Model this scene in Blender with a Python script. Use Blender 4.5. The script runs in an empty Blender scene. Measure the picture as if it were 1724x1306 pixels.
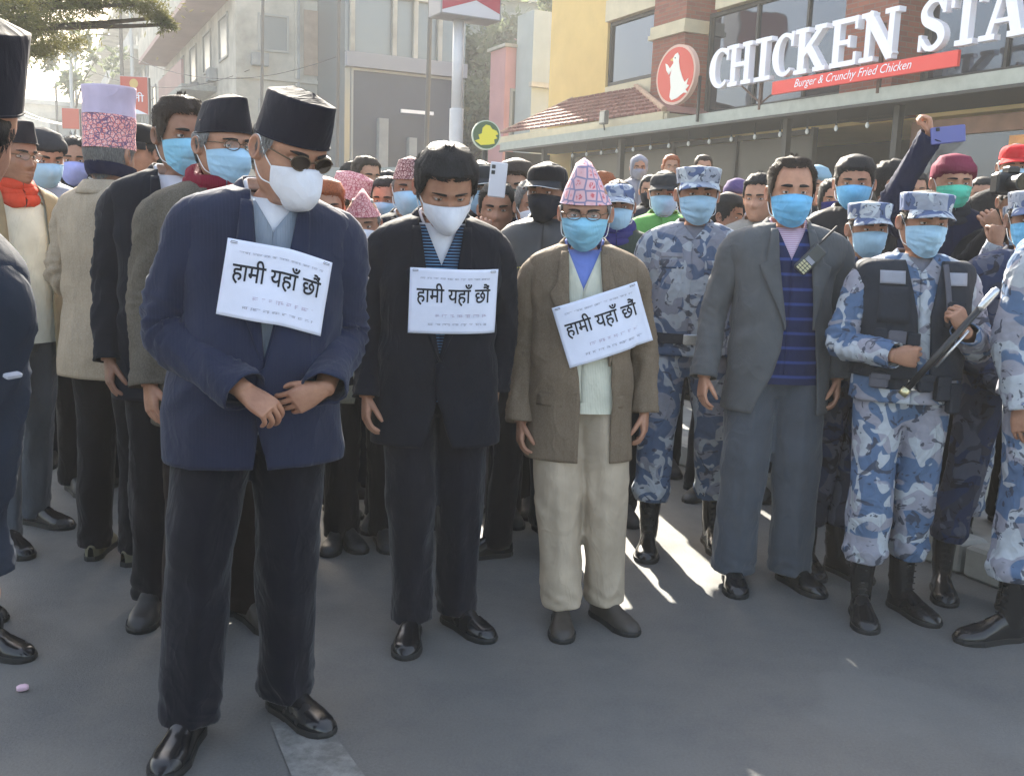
import bpy, bmesh, math, random
import numpy as np
from mathutils import Vector, Matrix
rnd = random.Random(7)
sc = bpy.context.scene
COL = sc.collection
PI = math.pi
# ---------------------------------------------------------------- camera
F, CX, CY, HC = 1650.0, 862.0, 653.0, 1.45
pitch, roll = math.atan(268 / F), math.radians(2.0)
CR = (Matrix.Rotation(PI / 2 - pitch, 3, 'X') @ Matrix.Rotation(roll, 3, 'Z'))
cd = bpy.data.cameras.new('camera'); cam = bpy.data.objects.new('camera', cd); COL.objects.link(cam)
cam.matrix_world = Matrix.Translation((0, 0, HC)) @ CR.to_4x4()
cd.sensor_width = 36; cd.lens = 36 * F / 1724; cd.clip_end = 2000; cd.clip_start = .05
sc.camera = cam
# ---------------------------------------------------------------- world, sun, exposure
SUN = Vector((-.16, 1.0, .60)).normalized()
world = bpy.data.worlds.new('World'); sc.world = world; world.use_nodes = True
wn = world.node_tree; bg = wn.nodes['Background']; sky = wn.nodes.new('ShaderNodeTexSky')
sky.sky_type = 'NISHITA'; sky.sun_disc = False; sky.sun_elevation = math.asin(SUN.z)
sky.sun_rotation = math.atan2(SUN.x, SUN.y); sky.dust_density = 4; sky.air_density = 1.2; sky.ozone_density = 1.0
wn.links.new(sky.outputs[0], bg.inputs[0]); bg.inputs[1].default_value = .10
sl = bpy.data.lights.new('sun', 'SUN'); so = bpy.data.objects.new('sun', sl); COL.objects.link(so)
sl.energy = 5.0; sl.angle = math.radians(.6); sl.color = (1, .93, .80)
so.rotation_euler = SUN.to_track_quat('Z', 'Y').to_euler()
sc.view_settings.view_transform = 'Standard'; sc.view_settings.look = 'None'
sc.view_settings.gamma = 1; sc.view_settings.use_curve_mapping = False
sc.view_settings.exposure = 2.35
sc.cycles.max_bounces = 6; sc.cycles.volume_bounces = 1; sc.cycles.transparent_max_bounces = 12

# ---------------------------------------------------------------- helpers
def ray(u, v): return (CR @ Vector(((u - CX) / F, -(v - CY) / F, -1)))
def gnd(u, v, z=0):
    d = ray(u, v); return Vector((0, 0, HC)) + d * ((z - HC) / d.z)
def atY(u, v, Y):
    d = ray(u, v); return Vector((0, 0, HC)) + d * (Y / d.y)
def srgb(r, g, b):
    f = lambda c: (c / 255 / 12.92) if c <= 10 else ((c / 255 + .055) / 1.055) ** 2.4
    return (f(r), f(g), f(b), 1)
def sstep(a, b, x):
    t = np.clip((x - a) / (b - a), 0, 1); return t * t * (3 - 2 * t)
def vn(P, seed=0):
    """smooth value noise -1..1, vectorised"""
    P = np.asarray(P, float) + seed * 17.31
    i = np.floor(P).astype(np.int64); f = P - i; f = f * f * (3 - 2 * f)
    def h(x, y, z):
        n = (x * 73856093) ^ (y * 19349663) ^ (z * 83492791)
        n = (n ^ (n >> 13)) * 1274126177 & 0x7fffffff
        n = (n ^ (n >> 16)) * 668265263 & 0x7fffffff
        return (n & 0xffff) / 32767.5 - 1
    r = 0
    for dx in (0, 1):
        for dy in (0, 1):
            for dz in (0, 1):
                w = (f[..., 0] if dx else 1 - f[..., 0]) * (f[..., 1] if dy else 1 - f[..., 1]) * (f[..., 2] if dz else 1 - f[..., 2])
                r = r + w * h(i[..., 0] + dx, i[..., 1] + dy, i[..., 2] + dz)
    return r
def mesh(name, V, Fc, m=None, parent=None, uv=None, smooth=True, attr=None):
    me = bpy.data.meshes.new(name); V = np.asarray(V, float).reshape(-1, 3)
    me.from_pydata([tuple(p) for p in V.tolist()], [], [tuple(f) for f in (Fc.tolist() if hasattr(Fc, 'tolist') else Fc)])
    if uv is not None:
        l = me.uv_layers.new(name='UVMap'); vi = np.empty(len(me.loops), int); me.loops.foreach_get('vertex_index', vi)
        l.data.foreach_set('uv', np.asarray(uv, float).reshape(-1, 2)[vi].ravel())
    if smooth: me.polygons.foreach_set('use_smooth', [True] * len(me.polygons))
    if m is not None:
        for q in (m if isinstance(m, (list, tuple)) else [m]): me.materials.append(q)
    o = bpy.data.objects.new(name, me); COL.objects.link(o)
    if parent is not None: o.parent = parent
    return o
def setmi(o, idx): o.data.polygons.foreach_set('material_index', idx)
def gF(m, n, closed=True, off=0):
    i = np.arange(m - 1)[:, None]; j = np.arange(n if closed else n - 1)[None, :]; k = (j + 1) % n
    a = i * n + j; b = i * n + k
    return (np.stack([a, b, b + n, a + n], -1).reshape(-1, 4) + off)
class MB:
    def __init__(s): s.V = []; s.F = []; s.n = 0; s.U = []
    def add(s, V, Fc, uv=None):
        V = np.asarray(V, float).reshape(-1, 3); s.V.append(V)
        Fc = Fc.tolist() if hasattr(Fc, 'tolist') else Fc
        s.F += [tuple(i + s.n for i in f) for f in Fc]; s.n += len(V)
        s.U.append(np.zeros((len(V), 2)) if uv is None else np.asarray(uv, float).reshape(-1, 2)); return s
    def box(s, c, d, R=None, bev=0):
        x, y, z = [q / 2 for q in d]
        if bev:
            bv = min(bev, x * .9, y * .9, z * .9); P = []
            for sz in (-1, 1):
                for zz, ins in ((z - bv, 0), (z, bv)):
                    pass
            rings = []
            for zz, ins in ((-z, bv), (-z + bv, 0), (z - bv, 0), (z, bv)):
                X, Y = x - ins, y - ins; c2 = bv * .7
                rings.append([(X - c2, -Y, zz), (X, -Y + c2, zz), (X, Y - c2, zz), (X - c2, Y, zz), (-X + c2, Y, zz), (-X, Y - c2, zz), (-X, -Y + c2, zz), (-X + c2, -Y, zz)])
            P = np.array(rings).reshape(-1, 3); Fc = gF(4, 8).tolist() + [list(range(7, -1, -1)), list(range(24, 32))]
        else:
            P = np.array([(a * x, b * y, q * z) for q in (-1, 1) for a, b in ((-1, -1), (1, -1), (1, 1), (-1, 1))])
            Fc = [(0, 3, 2, 1), (4, 5, 6, 7), (0, 1, 5, 4), (1, 2, 6, 5), (2, 3, 7, 6), (3, 0, 4, 7)]
        if R is not None: P = P @ np.array(R).T
        return s.add(P + np.array(c), Fc)
    def tube(s, pts, r, n=8, cap=True):
        V, Fc, _ = tube(pts, r, n, cap); return s.add(V, Fc)
    def build(s, name, m=None, parent=None, smooth=False, uv=False):
        return mesh(name, np.concatenate(s.V), s.F, m, parent, np.concatenate(s.U) if uv else None, smooth)
def frames(pts):
    P = np.asarray(pts, float); T = np.gradient(P, axis=0); T /= np.linalg.norm(T, axis=1)[:, None] + 1e-9
    a = np.array([0, -1, 0.]) if abs(T[0][1]) < .9 else np.array([1., 0, 0])
    N = []; 
    for t in T:
        a = a - t * a.dot(t); a /= np.linalg.norm(a) + 1e-9; N.append(a.copy())
    N = np.array(N); B = np.cross(T, N); return P, T, N, B
def tube(pts, r, n=8, cap=True, disp=None, ell=None):
    """rings around a path; theta 0 = frame normal (towards -Y)"""
    P, T, N, B = frames(pts); m = len(P)
    r = np.broadcast_to(np.asarray(r, float), (m,)); th = np.linspace(0, 2 * PI, n, endpoint=False)
    R = np.repeat(r[:, None], n, 1)
    s = np.concatenate([[0], np.cumsum(np.linalg.norm(np.diff(P, axis=0), axis=1))])
    if ell is not None: R = R * (1 + ell * np.cos(2 * th)[None])
    if disp is not None: R = R + disp(s[:, None], th[None, :])
    V = P[:, None] + R[..., None] * (np.cos(th)[None, :, None] * N[:, None] + np.sin(th)[None, :, None] * B[:, None])
    uv = np.stack(np.broadcast_arrays(th[None] * r.mean(), s[:, None]), -1).reshape(-1, 2)
    V = V.reshape(-1, 3); Fc = gF(m, n).tolist()
    if cap: Fc += [list(range(n - 1, -1, -1)), list(range((m - 1) * n, m * n))]
    return V, Fc, uv
def crom(pts, k=8):
    P = [np.array(p, float) for p in pts]; P = [2 * P[0] - P[1]] + P + [2 * P[-1] - P[-2]]; out = []
    for i in range(1, len(P) - 2):
        for j in range(k):
            t = j / k; a, b, c, d = P[i - 1:i + 3]
            out.append(.5 * (2 * b + (c - a) * t + (2 * a - 5 * b + 4 * c - d) * t * t + (3 * b - a - 3 * c + d) * t ** 3))
    out.append(P[-2]); return np.array(out)
def tag(o, label=None, cat=None, group=None, kind=None):
    if label: o['label'] = label
    if cat: o['category'] = cat
    if group: o['group'] = group
    if kind: o['kind'] = kind
    return o
def empty(name, loc, rz=0, s=1):
    o = bpy.data.objects.new(name, None); COL.objects.link(o); o.location = loc; o.rotation_euler = (0, 0, rz); o.scale = (s, s, s)
    o.empty_display_size = .1; return o
def solid(o, t, off=0):
    m = o.modifiers.new('s', 'SOLIDIFY'); m.thickness = t; m.offset = off; return o
def fuse(V, Fc, vox, smooth=3):
    me = bpy.data.meshes.new('t'); me.from_pydata([tuple(p) for p in np.asarray(V).tolist()], [], Fc)
    o = bpy.data.objects.new('t', me); COL.objects.link(o)
    r = o.modifiers.new('r', 'REMESH'); r.mode = 'VOXEL'; r.voxel_size = vox
    if smooth:
        q = o.modifiers.new('q', 'SMOOTH'); q.iterations = smooth; q.factor = .5
    dg = bpy.context.evaluated_depsgraph_get(); e = o.evaluated_get(dg); m2 = e.to_mesh()
    n = len(m2.vertices); A = np.empty(n * 3); m2.vertices.foreach_get('co', A)
    N = np.empty(n * 3); m2.vertices.foreach_get('normal', N)
    Fo = [tuple(p.vertices) for p in m2.polygons]
    e.to_mesh_clear(); bpy.data.objects.remove(o); bpy.data.meshes.remove(me)
    return A.reshape(-1, 3), Fo, N.reshape(-1, 3)

# ---------------------------------------------------------------- materials
MC = {}
def nm(name):
    m = bpy.data.materials.new(name); m.use_nodes = True; t = m.node_tree
    return m, t, t.nodes['Principled BSDF']
class NT:
    def __init__(s, t): s.t = t
    def n(s, ty, **k):
        o = s.t.nodes.new(ty)
        for a, b in k.items():
            if a.startswith('i_'):
                key = a[2:]; key = int(key) if key.isdigit() else key.replace('_', ' ')
                o.inputs[key].default_value = b
            else: setattr(o, a, b)
        return o
    def l(s, a, b): s.t.links.new(a, b)
    def ramp(s, src, stops, interp='LINEAR'):
        r = s.t.nodes.new('ShaderNodeValToRGB'); r.color_ramp.interpolation = interp; e = r.color_ramp.elements
        while len(e) < len(stops): e.new(.5)
        for q, (p, c) in zip(e, stops):
            q.position = p; q.color = c if hasattr(c, '__len__') else (c, c, c, 1)
        s.l(src, r.inputs[0]); return r.outputs[0]
    def mix(s, f, a, b, mode='MIX'):
        m = s.t.nodes.new('ShaderNodeMix'); m.data_type = 'RGBA'; m.blend_type = mode
        for inp, val in ((m.inputs[0], f), (m.inputs[6], a), (m.inputs[7], b)):
            if hasattr(val, 'is_linked'): s.l(val, inp)
            else: inp.default_value = val
        return m.outputs[2]
    def objco(s, scale=1, rand=True, uv=False):
        tc = s.n('ShaderNodeTexCoord'); src = tc.outputs['UV' if uv else 'Object']
        mp = s.n('ShaderNodeMapping'); mp.inputs['Scale'].default_value = (scale,) * 3 if not hasattr(scale, '__len__') else scale
        if rand:
            oi = s.n('ShaderNodeObjectInfo'); a = s.n('ShaderNodeVectorMath', operation='SCALE'); s.l(oi.outputs['Random'], a.inputs['Scale'])
            a.inputs[0].default_value = (13, 7, 29); b = s.n('ShaderNodeVectorMath', operation='ADD'); s.l(src, b.inputs[0]); s.l(a.outputs[0], b.inputs[1]); src = b.outputs[0]
        s.l(src, mp.inputs[0]); return mp.outputs[0]
    def noise(s, co, scale, detail=3, rough=.5, out='Fac', dist=0):
        q = s.n('ShaderNodeTexNoise'); q.inputs['Scale'].default_value = scale; q.inputs['Detail'].default_value = detail
        q.inputs['Roughness'].default_value = rough; q.inputs['Distortion'].default_value = dist; s.l(co, q.inputs['Vector']); return q.outputs[out]
    def bump(s, h, d, st, bsdf):
        b = s.n('ShaderNodeBump'); b.inputs['Distance'].default_value = d; b.inputs['Strength'].default_value = st
        s.l(h, b.inputs['Height']); s.l(b.outputs[0], bsdf.inputs['Normal'])
def fabric(name, col, kind='plain', col2=None, rough=.8, sheen=.0, sc_=1.0, fold=.0025):
    key = (name,)
    if key in MC: return MC[key]
    m, t, b = nm(name); g = NT(t); co = g.objco(1, rand=False)
    n1 = g.noise(co, 9, 3); n2 = g.noise(co, 420, 2)
    c = g.mix(g.ramp(n1, [(.3, 0), (.7, 1)]), tuple(x * .86 for x in col[:3]) + (1,), tuple(min(1, x * 1.12) for x in col[:3]) + (1,))
    h = n2
    if kind == 'pinstripe':
        w = g.n('ShaderNodeTexWave'); w.inputs['Scale'].default_value = 22 * sc_; w.inputs['Distortion'].default_value = .3; g.l(co, w.inputs['Vector'])
        c = g.mix(g.ramp(w.outputs['Fac'], [(.75, 0), (1, .75)]), c, col2)
    elif kind == 'tweed':
        ch = g.noise(g.objco((260, 260, 160), rand=False), 1, 2); c = g.mix(g.ramp(ch, [(.35, 0), (.70, .75)]), c, col2)
        w = g.n('ShaderNodeTexWave'); w.inputs['Scale'].default_value = 9; w.inputs['Distortion'].default_value = .2; g.l(co, w.inputs['Vector'])
        c = g.mix(g.ramp(w.outputs['Fac'], [(.9, 0), (1, .10)]), c, tuple(x * .5 for x in col[:3]) + (1,))
    elif kind == 'hstripe':
        w = g.n('ShaderNodeTexWave', bands_direction='Z'); w.inputs['Scale'].default_value = 5.2 * sc_; w.inputs['Distortion'].default_value = .15; g.l(co, w.inputs['Vector'])
        c = g.mix(g.ramp(w.outputs['Fac'], [(.86, 0), (.96, 1)]), c, col2)
    elif kind == 'knit':
        w = g.n('ShaderNodeTexWave'); w.inputs['Scale'].default_value = 50; w.inputs['Distortion'].default_value = .6; g.l(co, w.inputs['Vector']); h = w.outputs['Fac']
    g.l(c, b.inputs['Base Color']); b.inputs['Roughness'].default_value = rough
    b.inputs['Sheen Weight'].default_value = sheen; b.inputs['Sheen Roughness'].default_value = .5; b.inputs['Specular IOR Level'].default_value = .08
    cf = g.noise(g.objco((5, 5, 3.2), rand=True), 1.5, 2, .5, dist=1.1); r1 = g.ramp(cf, [(.36, 0), (.50, 1), (.64, 0)]); cf2 = g.noise(g.objco((9, 9, 5), rand=True), 1.7, 2, .5, dist=.8); r2 = g.ramp(cf2, [(.4, 0), (.52, 1), (.62, 0)])
    ad = g.n('ShaderNodeMath', operation='MULTIPLY_ADD'); ad.inputs[1].default_value = .45; g.l(r2, ad.inputs[0]); g.l(r1, ad.inputs[2])
    b1 = g.n('ShaderNodeBump'); b1.inputs['Distance'].default_value = fold; b1.inputs['Strength'].default_value = .8; g.l(ad.outputs[0], b1.inputs['Height'])
    b2 = g.n('ShaderNodeBump'); b2.inputs['Distance'].default_value = .0015; b2.inputs['Strength'].default_value = .35; g.l(h, b2.inputs['Height']); g.l(b1.outputs[0], b2.inputs['Normal']); g.l(b2.outputs[0], b.inputs['Normal'])
    MC[key] = m; return m
def camo(name, cs, sc_=1.0, rand=True):
    if name in MC: return MC[name]
    m, t, b = nm(name); g = NT(t); co = g.objco((1, 1, 1.35), rand=rand)
    a = g.noise(co, 7.0 * sc_, 1.2, .5, dist=.9); a2 = g.noise(g.objco((1.3, 1, 1.1), rand=rand), 9.5 * sc_, 1, .5, dist=1.2); a3 = g.noise(g.objco((1, 1.4, 1.5), rand=rand), 14 * sc_, 2, .6, dist=1.5)
    c = g.mix(g.ramp(a, [(0, 0), (.50, 0), (.515, 1)]), cs[0], cs[1])
    c = g.mix(g.ramp(a2, [(0, 0), (.55, 0), (.565, 1)]), c, cs[2])
    c = g.mix(g.ramp(a3, [(0, 0), (.60, 0), (.63, .85)]), c, cs[3])
    n1 = g.noise(co, 25, 3); c = g.mix(g.ramp(n1, [(.3, .0), (.8, .25)]), c, (.05, .05, .06, 1))
    g.l(c, b.inputs['Base Color']); b.inputs['Roughness'].default_value = .85; b.inputs['Specular IOR Level'].default_value = .1
    cf = g.noise(g.objco((5, 5, 3.5), rand=True), 1.8, 2, .5, dist=1.1); g.bump(g.ramp(cf, [(.36, 0), (.50, 1), (.64, 0)]), .006, .7, b); MC[name] = m; return m
def simple(name, col, rough=.5, metal=0, spec=.5, nscale=0, namt=.15, bump=0, emis=0, coat=0, sss=0):
    if name in MC: return MC[name]
    m, t, b = nm(name); g = NT(t)
    if nscale:
        co = g.objco(1, rand=False); n1 = g.noise(co, nscale, 4, .6)
        c = g.mix(g.ramp(n1, [(.25, 0), (.75, 1)]), tuple(x * (1 - namt) for x in col[:3]) + (1,), tuple(min(1, x * (1 + namt)) for x in col[:3]) + (1,))
        g.l(c, b.inputs['Base Color'])
        if bump: g.bump(n1, bump, .5, b)
    else: b.inputs['Base Color'].default_value = tuple(col[:3]) + (1,)
    b.inputs['Roughness'].default_value = rough; b.inputs['Metallic'].default_value = metal; b.inputs['Specular IOR Level'].default_value = spec
    if coat: b.inputs['Coat Weight'].default_value = coat
    if sss: b.inputs['Subsurface Weight'].default_value = sss; b.inputs['Subsurface Radius'].default_value = (.01, .004, .002); b.inputs['Subsurface Scale'].default_value = 1
    MC[name] = m; return m
def skin(tone=1.0, key='a'):
    k = 'skin_' + key
    if k in MC: return MC[k]
    m, t, b = nm(k); g = NT(t); co = g.objco(1, rand=False)
    n1 = g.noise(co, 22, 4, .6); n2 = g.noise(co, 240, 3)
    base = (.375 * tone, .202 * tone, .130 * tone)
    c = g.mix(g.ramp(n1, [(.3, 0), (.7, 1)]), (base[0] * .78, base[1] * .70, base[2] * .68, 1), (base[0] * 1.12, base[1] * 1.08, base[2] * 1.05, 1))
    g.l(c, b.inputs['Base Color']); b.inputs['Roughness'].default_value = .48; b.inputs['Specular IOR Level'].default_value = .4
    b.inputs['Subsurface Weight'].default_value = .12; b.inputs['Subsurface Radius'].default_value = (.012, .005, .003); b.inputs['Subsurface Scale'].default_value = 1
    n3 = g.noise(g.objco((40, 40, 150), rand=False), 1.2, 3, .6); g.bump(g.mix(.45, n2, n3), .0022, .45, b); MC[k] = m; return m
def hairm(name, col):
    if name in MC: return MC[name]
    m, t, b = nm(name); g = NT(t); n1 = g.noise(g.objco((300, 300, 45), rand=False), 1, 3, .7)
    g.l(g.mix(g.ramp(n1, [(.3, 0), (.7, 1)]), tuple(x * .4 for x in col) + (1,), tuple(x * 1.6 for x in col) + (1,)), b.inputs['Base Color'])
    b.inputs['Roughness'].default_value = .6; b.inputs['Specular IOR Level'].default_value = .25; g.bump(n1, .004, .8, b); MC[name] = m; return m
def leather(name, col=(.008, .008, .009), rough=.17):
    if name in MC: return MC[name]
    m, t, b = nm(name); g = NT(t); co = g.objco(1, rand=False); n1 = g.noise(co, 30, 4, .6); n2 = g.noise(co, 11, 2)
    b.inputs['Base Color'].default_value = tuple(col) + (1,); g.l(g.ramp(n2, [(.3, rough * .8), (.75, rough * 1.9)]), b.inputs['Roughness'])
    b.inputs['Specular IOR Level'].default_value = .6; g.bump(n1, .002, .3, b); MC[name] = m; return m
def dhaka(name, ground, ink, cell, sc_=1.0, floral=None):
    if name in MC: return MC[name]
    m, t, b = nm(name); g = NT(t); co = g.objco(1, rand=False)
    v = g.n('ShaderNodeTexVoronoi', feature='DISTANCE_TO_EDGE'); v.inputs['Scale'].default_value = 26 * sc_; v.inputs['Randomness'].default_value = .25 if floral else .9; g.l(co, v.inputs['Vector'])
    v2 = g.n('ShaderNodeTexVoronoi'); v2.inputs['Scale'].default_value = 26 * sc_; v2.inputs['Randomness'].default_value = .25 if floral else .9; g.l(co, v2.inputs['Vector'])
    n1 = g.noise(co, 130 * sc_, 3)
    c = g.mix(g.ramp(n1, [(.45, 0), (.56, 1)]), ground, ink)
    if floral: c = g.mix(g.ramp(v2.outputs['Distance'], [(.30, 1), (.40, 0)]), ground, c)
    c = g.mix(g.ramp(v.outputs['Distance'], [(.05, 1), (.10, 0)]), c, cell)
    g.l(c, b.inputs['Base Color']); b.inputs['Roughness'].default_value = .85; g.bump(n1, .001, .3, b); MC[name] = m; return m
SK = skin(1.0, 'mid'); SKD = skin(.72, 'dark'); SKL = skin(1.25, 'light'); SKW = skin(1.1, 'warm')
HB = hairm('hair_black', (.012, .011, .012)); HG = hairm('hair_grey', (.16, .155, .15)); HR = hairm('hair_henna', (.28, .07, .02)); HBR = hairm('hair_brown', (.03, .018, .012))
EYW = simple('eye_white', (.62, .56, .52), .25); EYD = simple('eye_dark', (.012, .008, .006), .1, spec=.8)
MBL = fabric('mask_blue', srgb(135, 190, 215), fold=.003, rough=.8, sheen=.1); MPB = fabric('mask_pale_blue', srgb(160, 195, 218), fold=.003, rough=.8, sheen=.1); MLT = fabric('mask_bright_blue', srgb(112, 180, 220), fold=.003, sheen=.1)
MWH = fabric('mask_white', (.66, .67, .72, 1), fold=.002, rough=.8, sheen=.1); MGR = fabric('mask_green', srgb(95, 200, 170), sheen=.1); MBK = fabric('mask_black', (.02, .022, .03, 1)); MNV = fabric('mask_navy', srgb(50, 50, 105)); MLV = fabric('mask_lavender', srgb(160, 165, 215))
LB = leather('black_leather'); LBD = leather('dull_black_leather', (.012, .012, .013), .4); LBR = leather('brown_leather', (.035, .028, .022), .38); SOLE = simple('sole_rubber', (.01, .01, .01), .7)
BLKP = simple('black_plastic', (.012, .012, .014), .35); WSTR = simple('white_elastic', (.75, .75, .75), .7)
# ================================================================ people
def rdg(P, seed=0):
    return 1 - 2.2 * np.abs(vn(P, seed)) ** .8

def cub(tab, z):
    """smooth table lookup: tab rows sorted by descending z"""
    T = np.array(tab, float)[::-1]; x = T[:, 0]; z = np.clip(np.asarray(z, float), x[0], x[-1])
    i = np.clip(np.searchsorted(x, z) - 1, 0, len(x) - 2); h = (x[i + 1] - x[i]); t = (z - x[i]) / h
    D = np.gradient(T[:, 1:], x, axis=0); t = t[..., None]; hh = h[..., None]
    y0, y1, d0, d1 = T[i, 1:], T[i + 1, 1:], D[i] * hh, D[i + 1] * hh
    return (2 * t ** 3 - 3 * t ** 2 + 1) * y0 + (t ** 3 - 2 * t ** 2 + t) * d0 + (-2 * t ** 3 + 3 * t ** 2) * y1 + (t ** 3 - t ** 2) * d1
# head table: z, front, back, half width   (origin between the ears, face to -Y)
HT = [(.1135, .004, .010, .001), (.110, -.030, .044, .034), (.098, -.056, .068, .053), (.080, -.074, .085, .066), (.058, -.084, .094, .0735), (.034, -.088, .098, .077),
      (.014, -.0885, .098, .0778), (-.004, -.085, .095, .0772), (-.024, -.0865, .088, .0757), (-.045, -.087, .078, .0725), (-.065, -.0865, .067, .0675),
      (-.083, -.084, .059, .0605), (-.100, -.0805, .055, .050), (-.111, -.072, .055, .043), (-.119, -.050, .058, .044), (-.132, -.034, .064, .0505), (-.155, -.034, .072, .055),
      (-.185, -.036, .080, .058), (-.215, -.042, .092, .070), (-.240, -.050, .104, .105), (-.262, -.062, .110, .150), (-.300, -.080, .112, .168), (-.38, -.09, .11, .17), (-.46, -.08, .10, .15)]
def headpt(t, z, off=0.0):
    f, b, w = np.moveaxis(cub(HT, z), -1, 0); yc = .012
    c, s = np.cos(t), np.sin(t); n = 2.25
    fr = c > 0
    y = np.where(fr, yc - (yc - f + off) * np.abs(c) ** (2 / n), yc + (b - yc + off) * np.abs(c) ** (2 / 2.1))
    x = np.sign(s) * (w + off) * np.abs(s) ** (2 / np.where(fr, n, 2.1))
    return x, y
HO = np.array([0, -.022, 1.605])
def hair_line(t, style):
    a = np.abs(((t + PI) % (2 * PI)) - PI)   # 0 front .. pi back
    if style == 'hood': return np.interp(a, [0, .7, .95, 1.2, 1.5, PI], [.075, .05, -.02, -.10, -.16, -.20])
    if style == 'long': return np.interp(a, [0, .6, .95, 1.3, 1.7, PI], [.078, .06, .0, -.12, -.24, -.24])
    if style == 'beanie': return np.interp(a, [0, .8, 1.4, PI], [.040, .038, .012, -.03])
    if style == 'under': return np.interp(a, [0, .95, 1.10, 1.35, 1.55, 2.0, PI], [.12, .12, .035, -.01, .0, -.055, -.085])
    rec = {'short': .0, 'reced': .018, 'full': -.012}.get(style, 0)
    return np.interp(a, [0, .35, .75, .95, 1.1, 1.25, 1.42, 1.6, 2.0, PI], [.066 + rec, .068 + rec, .066 + rec * 1.4, .045 + rec, .010, -.012, -.030, .006, -.062, -.085])
class Person:
    def __init__(s, x, y, H=1.72, yaw=0, label='', group=None, lean=0, twist=0, side=0, head=(0, 0, 0), fine=1, fat=1.0, belly=0, z=0, sk=None, sh=1.0, dep=1.0, seed=0):
        s.root = empty('person', (x, y, z), math.radians(yaw), H / 1.72); tag(s.root, label, 'person', group)
        s.lean, s.twist, s.side = [math.radians(a) for a in (lean, twist, side)]; s.hp = [math.radians(a) for a in head]
        s.q = fine; s.fat = fat; s.belly = belly; s.sk = sk or SK; s.sh = sh; s.dep = dep; s.seed = seed; s.H = H; s.hs = 1.06; rr_ = random.Random(seed * 7 + 1); s.hv = np.array([rr_.uniform(.95, 1.05), 1.0, rr_.uniform(.97, 1.03)]); s.bt = rr_.uniform(-.0015, .0025); s.bw = rr_.uniform(.7, 1.15); s.ba = rr_.uniform(-.002, .0035)
        s.HRm = np.array(Matrix.Rotation(s.hp[0], 3, 'Z') @ Matrix.Rotation(s.hp[1], 3, 'X') @ Matrix.Rotation(s.hp[2], 3, 'Y'))
        A = 1.0 * fat; h = sh
        s.TB = [(1.51, .070, .056, .066), (1.492, .088, .062, .078), (1.474, .130 * h, .070, .090), (1.460, .166 * h, .080, .100), (1.444, .192 * h, .089, .107), (1.415, .205 * h, .098, .112), (1.36, .203 * h, .112, .118), (1.28, .192 * A, .124, .120),
                (1.20, .184 * A, .130, .115), (1.12, .180 * A, .130, .108), (1.02, .180 * A, .130, .108), (.92, .188 * A, .130, .122), (.84, .194 * A, .130, .128), (.76, .198 * A, .132, .124), (.66, .200 * A, .13, .124)]
        s.NX = 2.35
    # --- deformations
    def bend(s, P):
        P = np.asarray(P, float).copy(); z = P[:, 2].copy(); w = sstep(.80, 1.16, z)
        for ax, ang in (('x', s.lean), ('y', s.side)):
            if not ang: continue
            a = ang * w; dz = P[:, 2] - .95
            if ax == 'x':
                y = P[:, 1].copy(); P[:, 1] = y * np.cos(a) - dz * np.sin(a); P[:, 2] = .95 + y * np.sin(a) + dz * np.cos(a)
            else:
                x = P[:, 0].copy(); P[:, 0] = x * np.cos(a) + dz * np.sin(a); P[:, 2] = .95 - x * np.sin(a) + dz * np.cos(a)
        if s.twist:
            a = s.twist * w; x, y = P[:, 0].copy(), P[:, 1].copy(); P[:, 0] = x * np.cos(a) - y * np.sin(a); P[:, 1] = x * np.sin(a) + y * np.cos(a)
        return P
    def hd(s, P):
        """head-local -> body-local, with bend"""
        P = np.asarray(P, float); w = sstep(-.235, -.115, P[:, 2])[:, None]; piv = np.array([0, .03, -.125])
        P = P * (1 + (s.hv - 1) * sstep(-.14, -.08, P[:, 2])[:, None]); Q = ((P - piv) * s.hs) @ s.HRm.T + piv
        if s.hp[1] > 0: Q = Q + w * np.array([0, -.35 * abs(s.hp[1]) * .08, 0])
        return s.bend(P * (1 - w) + Q * w + HO)
    # --- torso surface
    def tab(s, z):
        f = cub(s.TB, z); a, fr, b = np.moveaxis(f, -1, 0)
        fr = fr * s.dep + s.belly * np.exp(-((np.asarray(z) - 1.03) / .17) ** 2); a = a + s.belly * .25 * np.exp(-((np.asarray(z) - 1.0) / .18) ** 2)
        return a, fr, b * s.dep
    def surf(s, x, z, off=0.0, back=False):
        a, f, b = s.tab(z); u = np.clip(np.abs(x) / (a + off), 0, .995); n = s.NX
        k = (1 - u ** n) ** (1 / n)
        return (b + off) * k if back else -(f + off) * k
    def ring(s, z, ph, off):
        a, f, b = s.tab(z); n = s.NX; c, q = np.cos(ph), np.sin(ph)
        x = (a + off) * np.sign(q) * np.abs(q) ** (2 / n); y = np.where(c > 0, -(f + off), (b + off)) * np.abs(c) ** (2 / n)
        return x, y
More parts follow.
